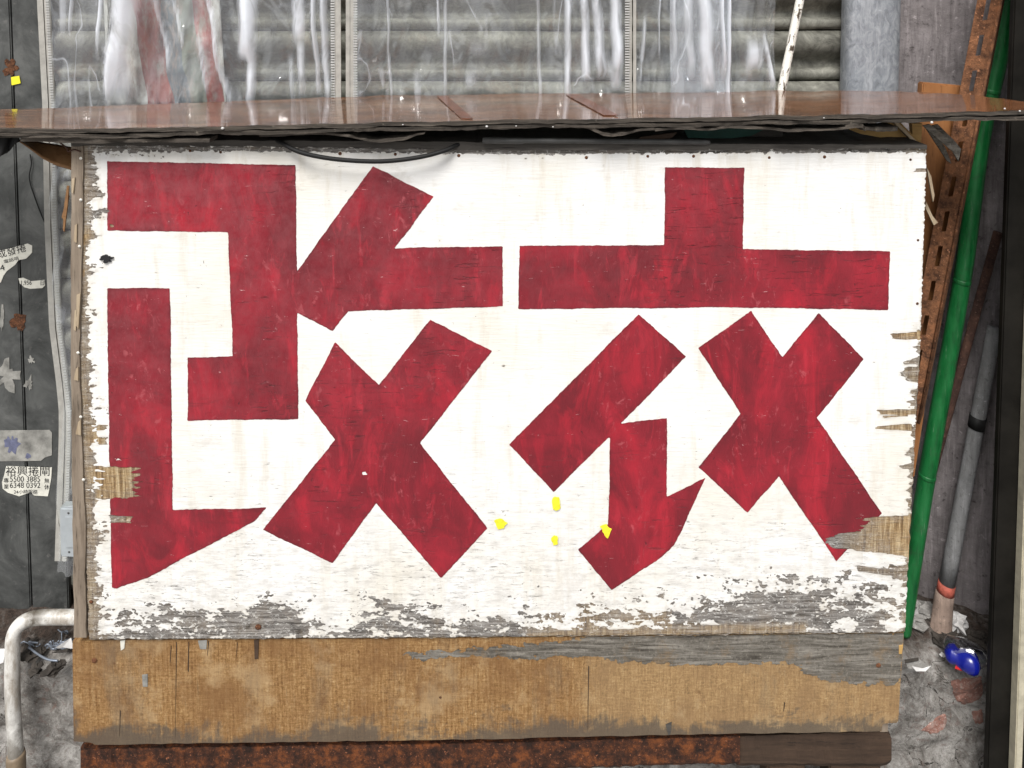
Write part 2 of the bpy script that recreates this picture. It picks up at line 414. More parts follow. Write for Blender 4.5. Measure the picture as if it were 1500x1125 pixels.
def m_darkdoor():
    m = NT('charcoal_metal_door')
    b = m.noise(9, None, 7, 0.7, 0.7); f = m.noise(60, None, 5, 0.7)
    c = m.ramp(b, [(0.36, (0.036, 0.038, 0.037)), (0.5, (0.072, 0.075, 0.073)), (0.66, (0.125, 0.128, 0.124))])
    c = m.mix(m.math('MULTIPLY', m.rng(f, 0.6, 0.75), 0.5), c, (0.23, 0.22, 0.21))
    return m.pbr(c, m.rng(f, 0.3, 0.7, 0.45, 0.7), 0.1, m.bump(f, 0.25, 0.0007), 0.4)
def m_concrete(name, a, b, d, streak=True, sc=1.0, bd=0.004):
    m = NT(name)
    n1 = m.noise(13 * sc, None, 8, 0.72, 0.6); n2 = m.noise(75 * sc, None, 6, 0.75)
    c = m.mix(m.rng(n1, 0.32, 0.68), a, b)
    c = m.mix(m.rng(n2, 0.56, 0.70), c, d)
    c = m.mix(m.rng(n2, 0.40, 0.28), c, tuple(min(1, k * 1.7) for k in b))
    if streak:
        s = m.noise(1.0, m.map((120, 120, 10)), 6, 0.72)
        c = m.mix(m.math('MULTIPLY', m.rng(s, 0.5, 0.7), 0.6), c, d)
        c = m.mix(m.math('MULTIPLY', m.rng(s, 0.44, 0.30), 0.55), c, tuple(min(1, k * 1.5) for k in b))
    return m.pbr(c, 0.9, normal=m.bump(m.math('ADD', n1, m.math('MULTIPLY', n2, 0.5)), 0.8, bd), spec=0.25)
def m_step():
    m = NT('dirty_step_concrete')
    n1 = m.noise(16, None, 9, 0.78, 0.7); n2 = m.noise(120, None, 6, 0.8); n3 = m.noise(45, None, 6, 0.75, 1.5)
    c = m.ramp(n1, [(0.35, (0.09, 0.08, 0.072)), (0.45, (0.20, 0.187, 0.172)), (0.55, (0.34, 0.325, 0.305)), (0.66, (0.54, 0.52, 0.495))])
    c = m.mix(m.math('MULTIPLY', m.rng(n2, 0.55, 0.65), 0.7), c, (0.075, 0.066, 0.058))
    c = m.mix(m.math('MULTIPLY', m.rng(n2, 0.44, 0.35), 0.5), c, (0.52, 0.50, 0.47))
    c = m.mix(m.math('MULTIPLY', m.rng(n3, 0.56, 0.66), 0.5), c, (0.24, 0.14, 0.115))
    crk = m.noise(9, None, 6, 0.6, 0.8)
    ck = m.rng(m.math('ABSOLUTE', m.math('SUBTRACT', crk, 0.5)), 0.007, 0.002)
    c = m.mix(m.math('MULTIPLY', ck, m.rng(m.noise(4), 0.45, 0.55)), c, (0.03, 0.026, 0.022))
    soil = m.math('ADD', m.attr('soil'), m.math('MULTIPLY', m.math('SUBTRACT', n3, 0.5), 1.6), clamp=True)
    earth = m.mix(m.rng(n2, 0.4, 0.62), (0.075, 0.054, 0.043), (0.030, 0.024, 0.020))
    earth = m.mix(m.math('MULTIPLY', m.rng(n1, 0.54, 0.68), 0.5), earth, (0.13, 0.11, 0.095))
    c = m.mix(soil, c, earth)
    return m.pbr(c, 0.92, normal=m.bump(m.math('ADD', n1, m.math('MULTIPLY', n2, 0.6)), 0.9, 0.006), spec=0.2)
def m_veneer():
    m = NT('grey_weathered_veneer')
    g = m.noise(1.0, m.map((14, 30, 190)), 7, 0.76, 0.6); b = m.noise(16, None, 7, 0.75); f = m.noise(1.0, m.map((200, 1, 160)), 5, 0.78)
    c = m.ramp(g, [(0.36, (0.055, 0.048, 0.040)), (0.47, (0.13, 0.118, 0.10)), (0.55, (0.185, 0.17, 0.148)), (0.66, (0.29, 0.27, 0.235))])
    c = m.mix(m.math('MULTIPLY', m.rng(f, 0.55, 0.64), 0.6), c, (0.32, 0.29, 0.245))
    c = m.mix(m.math('MULTIPLY', m.rng(f, 0.45, 0.37), 0.6), c, (0.05, 0.043, 0.036))
    c = m.mix(m.math('MULTIPLY', m.rng(b, 0.52, 0.64), 0.6), c, (0.22, 0.15, 0.085))
    return m.pbr(c, 0.88, normal=m.bump(m.math('ADD', g, f), 0.6, 0.002), spec=0.2)
def m_green():
    m = NT('scuffed_green_sleeve')
    d = m.noise(1.0, m.map((60, 60, 12)), 7, 0.75); sc = m.noise(1.0, m.map((240, 240, 22)), 5, 0.75)
    c = m.ramp(d, [(0.36, (0.004, 0.075, 0.018)), (0.5, (0.007, 0.125, 0.030)), (0.66, (0.016, 0.16, 0.045))])
    c = m.mix(m.math('MULTIPLY', m.rng(sc, 0.60, 0.68), 0.45), c, (0.16, 0.25, 0.17))
    c = m.mix(m.math('MULTIPLY', m.rng(m.noise(30, None, 6, 0.75), 0.55, 0.68), 0.5), c, (0.03, 0.06, 0.03))
    return m.pbr(c, m.rng(d, 0.35, 0.65, 0.32, 0.55), normal=m.bump(sc, 0.25, 0.0008), spec=0.4)
def m_galv():
    m = NT('galvanised_steel')
    v = m.noise(1.0, m.map((75, 75, 45)), 6, 0.75, 1.2); s = m.noise(1.0, m.map((90, 90, 7)), 5, 0.7)
    c = m.ramp(v, [(0.28, (0.16, 0.17, 0.19)), (0.5, (0.30, 0.32, 0.35)), (0.62, (0.39, 0.41, 0.44)), (0.75, (0.60, 0.62, 0.65))])
    c = m.mix(m.math('MULTIPLY', m.rng(s, 0.52, 0.72), 0.45), c, (0.62, 0.63, 0.66))
    c = m.mix(m.rng(m.noise(22, None, 4, 0.7), 0.70, 0.76), c, (0.33, 0.22, 0.12))
    return m.pbr(c, 0.5, 0.35, m.bump(v, 0.3, 0.001), 0.5)
def m_rust(name, a, b, d, sc=1.0):
    m = NT(name)
    n1 = m.noise(34 * sc, None, 8, 0.78, 0.1); n2 = m.noise(150 * sc, None, 5, 0.75)
    c = m.ramp(n1, [(0.38, d), (0.5, a), (0.62, b)])
    c = m.mix(m.rng(n2, 0.60, 0.67), c, tuple(min(1, k * 1.8 + 0.04) for k in b))
    c = m.mix(m.rng(n2, 0.38, 0.28), c, tuple(k * 0.4 for k in d))
    return m.pbr(c, 0.88, 0.0, m.bump(m.math('ADD', n1, n2), 0.9, 0.003), 0.3)
def m_film(name, sheen_amt, tint=(0.97, 0.985, 0.96), seed=0.0, base=0.12):
    """clear PVC: looks through, mirrors the street, bright reflections on the folds painted in as white haze"""
    m = NT(name)
    wr = m.noise(1.0, m.map((5, 5, 1.6), loc=(seed, 0, 0)), 3, 0.5, 1.0)
    wr2 = m.noise(1.0, m.map((16, 16, 7), loc=(seed * 2, 0, 3)), 2, 0.45, 1.5)
    nrm = m.bump(m.math('ADD', wr, m.math('MULTIPLY', wr2, 0.3)), 1.0, 0.05)
    tr = m.n('ShaderNodeBsdfTransparent'); m.put(tr.inputs[0], tint)
    gl = m.n('ShaderNodeBsdfGlossy'); m.put(gl.inputs['Color'], (1, 1, 1)); gl.inputs['Roughness'].default_value = 0.03; m.put(gl.inputs['Normal'], nrm)
    fres = m.thin_fresnel(nrm, 0.10)
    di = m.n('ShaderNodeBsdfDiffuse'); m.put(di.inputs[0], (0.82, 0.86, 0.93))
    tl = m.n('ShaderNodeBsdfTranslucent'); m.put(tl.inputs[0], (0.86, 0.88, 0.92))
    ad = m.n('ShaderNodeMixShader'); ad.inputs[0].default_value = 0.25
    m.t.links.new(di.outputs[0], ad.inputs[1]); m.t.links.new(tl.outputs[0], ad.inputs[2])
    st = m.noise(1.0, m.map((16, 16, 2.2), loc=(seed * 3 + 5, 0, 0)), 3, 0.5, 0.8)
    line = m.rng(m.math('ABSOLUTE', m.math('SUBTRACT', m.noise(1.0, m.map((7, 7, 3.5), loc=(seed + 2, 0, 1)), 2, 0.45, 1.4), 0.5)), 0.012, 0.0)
    mk_ = m.math('ADD', m.math('MULTIPLY', m.rng(st, 0.52, 0.66), sheen_amt * 0.07), m.math('MULTIPLY', m.math('MULTIPLY', line, m.rng(st, 0.5, 0.6)), 0.28))  # streaky sheen and fine glints painted in as diffuse white
    cre = m.math('MULTIPLY', m.attr('painted_sheen'), m.rng(m.noise(1.0, m.map((22, 22, 8)), 3, 0.55, 1.4), 0.30, 0.50, 0.35, 1.0))
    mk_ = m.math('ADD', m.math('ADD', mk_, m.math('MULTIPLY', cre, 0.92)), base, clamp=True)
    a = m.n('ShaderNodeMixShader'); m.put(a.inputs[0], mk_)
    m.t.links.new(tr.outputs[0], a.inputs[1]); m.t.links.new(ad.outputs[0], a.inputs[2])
    b = m.n('ShaderNodeMixShader'); m.put(b.inputs[0], m.math('MULTIPLY', fres, 1.1, clamp=True))
    m.t.links.new(a.outputs[0], b.inputs[1]); m.t.links.new(gl.outputs[0], b.inputs[2])
    m.t.links.new(b.outputs[0], m.out.inputs[0]); return m.m
def m_peelwhite():
    m = NT('flaking_white_stick')
    n1 = m.noise(1.0, m.map((90, 90, 45)), 5, 0.7, 0.8)
    c = m.mix(m.rng(n1, 0.56, 0.60), (0.78, 0.76, 0.70), (0.07, 0.05, 0.035))
    return m.pbr(c, 0.7, normal=m.bump(n1, 0.6, 0.002))
def m_whitepipe():
    m = NT('grubby_white_pvc')
    n1 = m.noise(1.0, m.map((40, 40, 14)), 6, 0.7); n2 = m.noise(24, None, 5, 0.7)
    c = m.mix(m.rng(n1, 0.46, 0.62), (0.66, 0.65, 0.62), (0.36, 0.325, 0.28))
    c = m.mix(m.math('MULTIPLY', m.rng(m.noise(90, None, 5, 0.75), 0.58, 0.66), 0.6), c, (0.16, 0.14, 0.115))
    c = m.mix(m.math('MULTIPLY', m.attr('grime'), m.rng(n2, 0.35, 0.55)), c, (0.10, 0.085, 0.065))
    return m.pbr(c, 0.45, normal=m.bump(n1, 0.2, 0.0008), spec=0.45)
def m_bag():
    m = NT('striped_nylon_sheet')
    n1 = m.noise(18, None, 5, 0.6)
    s = m.attr('stripe')
    q = m.n('ShaderNodeValToRGB'); m.put(q.inputs[0], s); q.color_ramp.interpolation = 'CONSTANT'
    stops = [(0.0, (0.62, 0.62, 0.60)), (0.27, (0.30, 0.085, 0.075)), (0.50, (0.13, 0.165, 0.20)), (0.64, (0.20, 0.225, 0.195)), (0.78, (0.30, 0.08, 0.07)), (0.93, (0.52, 0.52, 0.51))]
    e = q.color_ramp.elements
    while len(e) < len(stops): e.new(0.5)
    for k, (p, c) in zip(e, stops): k.position = p; k.color = (*c, 1)
    c = m.mix(m.rng(m.noise(1.0, m.map((40, 40, 14)), 6, 0.72), 0.48, 0.64), q.outputs[0], (0.34, 0.29, 0.27))
    return m.pbr(c, 0.45, normal=m.bump(n1, 0.3, 0.003))
def m_clear(name, tint):
    m = NT(name)
    tr = m.n('ShaderNodeBsdfTransparent'); m.put(tr.inputs[0], tint)
    gl = m.n('ShaderNodeBsdfGlossy'); gl.inputs['Roughness'].default_value = 0.08
    nr = m.bump(m.noise(38, None, 2, 0.4), 0.8, 0.006); m.put(gl.inputs['Normal'], nr)
    b = m.n('ShaderNodeMixShader'); m.put(b.inputs[0], m.math('ADD', m.math('MULTIPLY', m.thin_fresnel(nr), 1.5), 0.06, clamp=True))
    m.t.links.new(tr.outputs[0], b.inputs[1]); m.t.links.new(gl.outputs[0], b.inputs[2]); m.t.links.new(b.outputs[0], m.out.inputs[0]); return m.m

M = dict(
    signwood=m_signwood(), white=m_whitepaint(), red=m_redpaint(), apron=m_apron(), counter=m_counter(), edge=m_plyedge(),
    shutter=m_shutter(), door=m_darkdoor(), galv=m_galv(),
    wall=m_concrete('streaked_concrete_wall', (0.15, 0.134, 0.134), (0.30, 0.272, 0.275), (0.065, 0.056, 0.056)),
    step=m_step(),
    ground=m_concrete('street_concrete', (0.18, 0.17, 0.16), (0.26, 0.25, 0.24), (0.12, 0.11, 0.1), False, 0.3),
    veneer=m_veneer(),
    batten=wood('weathered_batten', (0.15, 0.115, 0.085), (0.33, 0.27, 0.21), (0.05, 0.038, 0.028), 'z', 1.0, 0.85, 0.5),
    lid=wood('blackened_lid_wood', (0.035, 0.032, 0.028), (0.10, 0.09, 0.08), (0.015, 0.013, 0.012), 'x', 1.0, 0.7, 0.4),
    darkwood=wood('dark_rail_wood', (0.034, 0.021, 0.014), (0.078, 0.048, 0.031), (0.012, 0.008, 0.006), 'x', 1.0, 0.8, 0.5),
    brownboard=wood('red_brown_board', (0.26, 0.105, 0.035), (0.36, 0.16, 0.06), (0.11, 0.042, 0.016), 'z', 0.7, 0.6, 0.4),
    yellowwood=wood('raw_yellow_wood', (0.44, 0.26, 0.085), (0.56, 0.36, 0.14), (0.24, 0.13, 0.045), 'x', 1.0, 0.7, 0.4),
    splinter=wood('pale_splinter', (0.30, 0.22, 0.14), (0.50, 0.41, 0.29), (0.12, 0.08, 0.05), 'z', 1.0, 0.85, 0.3),
    bentveneer=wood('bent_brown_veneer', (0.20, 0.10, 0.042), (0.30, 0.165, 0.075), (0.08, 0.04, 0.018), 'x', 1.0, 0.6, 0.3),
    rust=m_rust('flaking_rust', (0.066, 0.024, 0.012), (0.20, 0.062, 0.018), (0.02, 0.010, 0.007), 1.5),
    rustangle=m_rust('rusty_slotted_steel', (0.19, 0.085, 0.042), (0.30, 0.13, 0.06), (0.07, 0.032, 0.018), 1.4),
    nail=m_rust('rusty_nail', (0.12, 0.05, 0.025), (0.22, 0.09, 0.04), (0.04, 0.02, 0.012), 3),
    nailpaint=plain('painted_nail', (0.72, 0.70, 0.64), 0.5),
    rod=m_rust('brown_rod', (0.07, 0.036, 0.027), (0.11, 0.055, 0.038), (0.035, 0.018, 0.014)),
    green=m_green(),
    blackpanel=plain('black_door_panel', (0.010, 0.009, 0.0075), 0.55, 0.0, 0.5, 16, 0.12),
    trim=plain('brushed_trim', (0.56, 0.52, 0.40), 0.4, 0.3, 0.25, 40),
    cable=plain('black_cable', (0.011, 0.011, 0.011), 0.6, 0, 0.2, 60, 0.25),
    blackcloth=plain('black_cloth', (0.012, 0.012, 0.012), 0.9, 0, 0.3, 80),
    darktube=plain('dark_grey_tube', (0.06, 0.06, 0.058), 0.5, 0, 0.3, 30),
    darkgreen=plain('dark_green_sheet', (0.010, 0.06, 0.045), 0.6, 0, 0.3, 30),
    zip=plain('grey_zip_tape', (0.38, 0.37, 0.34), 0.6, 0, 0.2, 60),
    zipteeth=plain('grey_zip_teeth', (0.46, 0.46, 0.45), 0.5, 0, 0.15, 60),
    zipgap=plain('dark_zip_gap', (0.02, 0.02, 0.018), 0.8),
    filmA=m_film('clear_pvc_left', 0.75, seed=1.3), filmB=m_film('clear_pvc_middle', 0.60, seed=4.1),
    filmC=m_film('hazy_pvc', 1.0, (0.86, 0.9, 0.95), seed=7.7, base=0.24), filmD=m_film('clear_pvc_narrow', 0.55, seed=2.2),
    bag=m_bag(), peel=m_peelwhite(), pipe=m_whitepipe(),
    socket=plain('brown_glued_socket', (0.20, 0.15, 0.10), 0.5, 0, 0.35, 30),
    greypipe=m_concrete('weathered_grey_pvc', (0.17, 0.172, 0.175), (0.26, 0.262, 0.265), (0.09, 0.088, 0.085), True, 1.5, 0.0008),
    beige=m_concrete('grubby_beige_sleeve', (0.20, 0.145, 0.115), (0.30, 0.225, 0.185), (0.08, 0.06, 0.05), True, 1.5, 0.001),
    orange=plain('faded_orange_tape', (0.40, 0.095, 0.065), 0.7, 0, 0.45, 90),
    yellow=plain('yellow_paper', (0.86, 0.78, 0.035), 0.7, 0, 0.06, 60),
    paper=plain('old_white_paper', (0.66, 0.65, 0.58), 0.8, 0, 0.18, 45),
    greypaper=plain('grey_paper_residue', (0.27, 0.265, 0.245), 0.85, 0, 0.5, 40),
    ink=plain('black_ink', (0.012, 0.012, 0.014), 0.7, 0, 0.1),
    inkblue=plain('faded_blue_ink', (0.13, 0.14, 0.22), 0.8, 0, 0.4, 90),
    boxgrey=plain('pale_grey_box', (0.36, 0.39, 0.41), 0.5, 0, 0.12, 30),
    wire=plain('blue_grey_wire', (0.24, 0.27, 0.32), 0.4, 0.5, 0.3, 60),
    litter=plain('dark_litter', (0.045, 0.038, 0.032), 0.9, 0, 0.6, 60),
    white_litter=plain('white_litter', (0.62, 0.61, 0.60), 0.7, 0, 0.15, 60),
    blue=plain('blue_plastic', (0.005, 0.010, 0.20), 0.22, 0, 0.15, 60, 0.6),
    redbit=plain('red_plastic', (0.48, 0.012, 0.012), 0.4, 0, 0.1, 60),
    clear=m_clear('clear_wrap', (0.86, 0.88, 0.92)),
    brick=m_rust('exposed_brick', (0.27, 0.13, 0.10), (0.34, 0.26, 0.23), (0.17, 0.11, 0.095), 1.6),
    redtape=plain('reddish_tape', (0.15, 0.056, 0.032), 0.2, 0, 0.5, 60, 0.5),
    blackblob=plain('black_putty', (0.02, 0.02, 0.022), 0.5),
    rubble=m_concrete('grey_rubble', (0.2, 0.19, 0.18), (0.34, 0.33, 0.31), (0.1, 0.09, 0.08), False, 2.0),
)

# ------------------------------------------------------------------ setting: ground, step, walls
STEP_Z = 0.295
g = mk('ground', [(-30, -40, 0), (30, -40, 0), (30, 3, 0), (-30, 3, 0)], [[0, 1, 2, 3]], M['ground']); tag(g, 'grey concrete ground in front of the step', kind='structure')
us = np.arange(-1.6, 1.6, 0.012)
prof = [(0.50, 0), (0.36, 0), (0.33, 0), (0.31, 0), (0.29, 0), (0.27, 0), (0.255, 0), (0.24, 0), (0.225, -.001), (0.21, -.003), (0.197, -.008), (0.189, -.018), (0.184, -.03)] + [(0.182, -.03 - 0.0125 * k) for k in range(1, 22)]
def stepfn(u, k):
    y, dz = prof[int(k)]
    a = float(fbm(u * 9, k * 0.35 + 3, 4, 11)); b = float(fbm(u * 34, k * 0.9, 3, 12))
    front = min(1, max(0, (k - 8) / 4))
    return Vector((u, y - front * (0.0045 * a + 0.002 * b), STEP_Z + dz + (1 - front) * (0.0035 * a + 0.0016 * b)))
v, f = grid_mesh(stepfn, list(us), list(range(len(prof))))
soil = [min(1.0, max(0.0, 1.0 - (k - 8) / 4.0)) * (1.0 if u < -0.3 else 0.85) for k in range(len(prof)) for u in us]
step = mk('step', v, f, M['step'], smooth=True, attrs={'soil': soil}); tag(step, 'rough concrete step with worn edge below the shutter', kind='structure')
from mathutils.bvhtree import BVHTree
step_bvh = BVHTree.FromPolygons(v, f)
def on_step(px, py):
    d = (at(px, py, 0.5) - EYE).normalized(); hit = step_bvh.ray_cast(EYE, d)
    return hit[0] if hit[0] is not None else at(px, py, 0.18)
for sd, pts in enumerate([[(1393, 998), (1412, 993), (1438, 990), (1440, 1008), (1438, 1022), (1424, 1030), (1412, 1033), (1402, 1027), (1395, 1014)], [(1350, 1070), (1362, 1058), (1372, 1049), (1384, 1044), (1388, 1056), (1385, 1066), (1374, 1073), (1362, 1075)], [(1424, 1042), (1438, 1038), (1440, 1058), (1430, 1062), (1425, 1052)]]):
    rim = []
    for i in range(len(pts)):
        (xa_, ya_), (xb_, yb_) = pts[i], pts[(i + 1) % len(pts)]
        for t_ in (0, .33, .66): rim.append((xa_ + (xb_ - xa_) * t_ + random.uniform(-1, 1), ya_ + (yb_ - ya_) * t_ + random.uniform(-1, 1)))
    cx_ = sum(p[0] for p in rim) / len(rim); cy_ = sum(p[1] for p in rim) / len(rim); n_ = len(rim)
    V = [on_step(*p) for p in rim] + [on_step(cx_ + (p[0] - cx_) * .85, cy_ + (p[1] - cy_) * .85) + Vector((0, -0.0022, 0.0008)) for p in rim] + [on_step(cx_, cy_) + Vector((0, -0.0024, 0.0008))]
    Fc = [[i, (i + 1) % n_, n_ + (i + 1) % n_, n_ + i] for i in range(n_)] + [[n_ + i, n_ + (i + 1) % n_, 2 * n_] for i in range(n_)]
    mk('brick', V, Fc, M['brick'], step)

# concrete side wall on the right (slightly oblique) and back wall strip
A, B = at(1312, 300, 0.335), at(1475, 300, 0.262)
def wallfn(u, z):
    p = A.lerp(B, u); n_ = float(fbm(u * 5, z * 3, 3, 21))
    return Vector((p.x, p.y + 0.003 * n_, z))
v, f = grid_mesh(wallfn, list(np.linspace(-0.25, 2.6, 60)), list(np.linspace(0.27, 2.3, 90)))
o = mk('concrete_wall', v, f, M['wall'], smooth=True); tag(o, 'streaked grey concrete wall behind the leaning green pole', 'wall')

# ------------------------------------------------------------------ roller shutter, slat by slat
YS = 0.305
x0, x1 = at(52, 100, YS).x, at(1262, 100, YS).x
sh = thing('roller_shutter', 'grimy steel roller shutter behind the clear plastic curtains', 'shutter', ((x0 + x1) / 2, YS, STEP_Z))
zl1 = at(750, 44, YS).z; zl2 = at(750, 118, YS).z; PIT = zl1 - zl2
pf = [(0.0, 0.006), (0.03, 0.0), (0.08, -0.003), (0.20, -0.005), (0.235, 0.004), (0.26, 0.014), (0.34, 0.019), (0.42, 0.015), (0.50, 0.004), (0.60, -0.005), (0.72, -0.010), (0.86, -0.009), (0.94, -0.002), (0.985, 0.006)]
k0 = int(math.floor((STEP_Z - zl1) / PIT)); zc = zl1 + k0 * PIT
k = 0
slat_me = None
while zc < 2.2:
    if slat_me is None:
        V = []; xs_ = np.linspace(x0, x1, 40)
        for h, dy in pf:
            for x in xs_: V.append(Vector((x, YS + dy + 0.0015 * float(fbm(x * 6, h * 4, 2, 31)), zc + h * PIT)))
        nu = len(xs_); Fc = [[j * nu + i, j * nu + i + 1, (j + 1) * nu + i + 1, (j + 1) * nu + i] for j in range(len(pf) - 1) for i in range(nu - 1)]
        s0 = mk('slat', V, Fc, M['shutter'], sh, smooth=True); slat_me = s0.data; z00 = zc
    else:
        s1 = bpy.data.objects.new('slat', slat_me); COL.objects.link(s1); s1.parent = sh; s1.location = (0, random.uniform(-.001, .001), zc - z00)
    zc += PIT; k += 1
v, f = box(x0 - 0.02, x1 + 0.02, YS + 0.03, YS + 0.05, STEP_Z, 2.2); mk('backing', v, f, M['zipgap'], sh)

# ------------------------------------------------------------------ left metal door with stickers
YD = 0.285
zt = 2.3; zb = STEP_Z - 0.01
def seam(py): return interp(py, [(0, 16), (900, 38)])
dr = thing('metal_door', 'charcoal metal door with a vertical seam left of the sign', 'door', (at(0, 500, YD).x, YD, zb))
xs_l = at(18, 100, YD).x; xs_r = at(62, 100, YD).x
v, f = box(xs_l - 0.62, xs_l - 0.0012, YD, YD + 0.012, zb, zt); mk('leaf', v, f, M['door'], dr, bevel=0.002)
v, f = box(xs_l + 0.0018, xs_r + 0.016, YD, YD + 0.012, zb, zt); mk('leaf', v, f, M['door'], dr, bevel=0.002)
v, f = box(xs_l - 0.01, xs_l + 0.01, YD + 0.016, YD + 0.02, zb, zt); mk('seam_backing', v, f, M['zipgap'], dr)
def blob(cx, cy, rx, ry, Y, t, n=22, seed=0, rough=0.28):
    pts = []
    for i in range(n):
        a = 2 * math.pi * i / n; q = 1 + rough * float(fbm(math.cos(a) * 1.6 + seed, math.sin(a) * 1.6, 3, seed))*0.8
        pts.append((cx + rx * q * math.cos(a), cy + ry * q * math.sin(a)))
    return prism(pts, Y, t)
v, f = blob(27, 471, 10, 13, YD - 0.0012, 0.001, seed=5); mk('rust_patch', v, f, M['nail'], dr)
v, f = blob(15, 100, 11, 13, YD - 0.0012, 0.001, seed=8, rough=0.5); mk('rust_patch', v, f, M['nail'], dr)
for cx, cy, rx, ry, sd in ((10, 550, 16, 17, 1), (42, 562, 5, 8, 2), (46, 528, 4, 5, 3), (3, 466, 3, 16, 4)):
    v, f = blob(cx, cy, rx, ry, YD - 0.0012, 0.001, seed=sd + 40, rough=0.55); mk('paper_residue', v, f, M['greypaper'], dr)

def text_mesh(body, px, py, size_px, Y, mat, parent, rot=0.0, name='print', stretch=1.0):
    cu = bpy.data.curves.new('text', 'FONT'); cu.body = body; cu.align_x = 'LEFT'; cu.align_y = 'BOTTOM'
    ob = bpy.data.objects.new('text', cu); COL.objects.link(ob)
    dg = bpy.context.evaluated_depsgraph_get(); me = bpy.data.meshes.new_from_object(ob.evaluated_get(dg))
    vs = [vv.co.copy() for vv in me.vertices]; fs = [list(p.vertices) for p in me.polygons]
    bpy.data.objects.remove(ob); bpy.data.curves.remove(cu); bpy.data.meshes.remove(me)
    c, s = math.cos(rot), math.sin(rot)
    V = [at(px + (p.x * c * stretch + p.y * s) * size_px, py + (p.x * -s * stretch * -1 - p.y * c) * size_px if False else py + (p.x * stretch * s - p.y * c) * size_px, Y) for p in vs]
    return mk(name, V, fs, mat, parent)
YT = YD - 0.0016
def sticker(name, label, pts, mat, Y=YD - 0.0012):
    v, f = prism(pts, Y, 0.0008); a = np.array([tuple(q) for q in v])
    t = thing(name, label, 'sticker', (a[:, 0].mean(), Y, a[:, 2].min()))
    mk('paper', v, f, mat, t); return t
t = sticker('paper_sticker', 'torn cream sticker with two phone numbers on the charcoal door', [(9, 683), (76, 685), (75, 700), (72, 718), (70, 727), (50, 726), (45, 721), (28, 727), (12, 722), (4, 716), (3, 706), (6, 696)], M['paper'])
text_mesh('裕興捲閘', 8, 699, 15.5, YT, M['ink'], t, stretch=1.06)
text_mesh('5500 3885', 14, 708, 11.5, YT, M['ink'], t, stretch=0.92); text_mesh('6348 0392', 14, 717, 11.5, YT, M['ink'], t, stretch=0.92)
text_mesh('專', 5, 708.5, 8, YT, M['ink'], t); text_mesh('業', 5, 717.5, 8, YT, M['ink'], t)
text_mesh('無', 64.5, 709, 8, YT, M['ink'], t); text_mesh('休', 64.5, 718, 8, YT, M['ink'], t)
text_mesh('24小時服務', 20, 724.5, 7, YT, M['ink'], t, stretch=1.0)
t = sticker('paper_sticker', 'tilted torn white sticker strip, highest on the charcoal door', [(-8, 369), (18, 363), (40, 357), (47, 360), (47, 370), (38, 379), (27, 381), (22, 388), (10, 397), (5, 404), (1, 414), (-8, 416)], M['paper'])
text_mesh('成發捲', -3, 381, 13.5, YT, M['ink'], t, rot=-0.26, stretch=1.1)
text_mesh('54', -6, 402, 12, YT, M['ink'], t, rot=-0.30, stretch=1.3)
text_mesh('電話咭', 6, 387, 6, YT, M['ink'], t, rot=-0.26, stretch=1.3)
t = sticker('paper_sticker', 'small torn sticker scrap reading 956 on the charcoal door', [(27, 408), (34, 407), (45, 412), (58, 411), (65, 410), (66, 418), (62, 422), (44, 423), (36, 421), (29, 415)], M['paper'])
text_mesh('1,956', 29.5, 419, 9, YT, M['ink'], t, stretch=0.85); text_mesh('日', 58, 419, 8, YT, M['ink'], t)
t = sticker('paper_sticker', 'faded grey rectangular sticker with blue stain above the phone-number sticker', [(-12, 631), (72, 630), (76, 634), (76, 667), (66, 670), (60, 675), (-12, 676)], M['greypaper'])
v, f = blob(18, 650, 8, 12, YT, 0.0004, seed=3, rough=0.5); mk('stain', v, f, M['inkblue'], t)
v, f = blob(41, 668, 4, 4, YT, 0.0004, seed=6, rough=0.2); mk('stain', v, f, M['inkblue'], t)
v, f = prism([(16, 113), (28, 111), (30, 122), (17, 125)], YD - 0.0024, 0.0007)
tag(mk('paper_scrap', v, f, M['yellow']), 'yellow paper scrap on the charcoal door seam near its top', 'paper scrap', 'yellow paper scraps')
# thin dark wire on the door
pts = smooth_path([at(44, 226, YD - .004), at(46, 240, YD - .004), at(43, 262, YD - .004), at(52, 292, YD - .004), at(62, 318, YD - .004), at(78, 352, YD - .01)], 6)
v, f = tube(pts, 0.0011, 6); tag(mk('thin_wire', v, f, M['cable'], smooth=True), 'thin dark wire hanging down the charcoal door', 'wire')

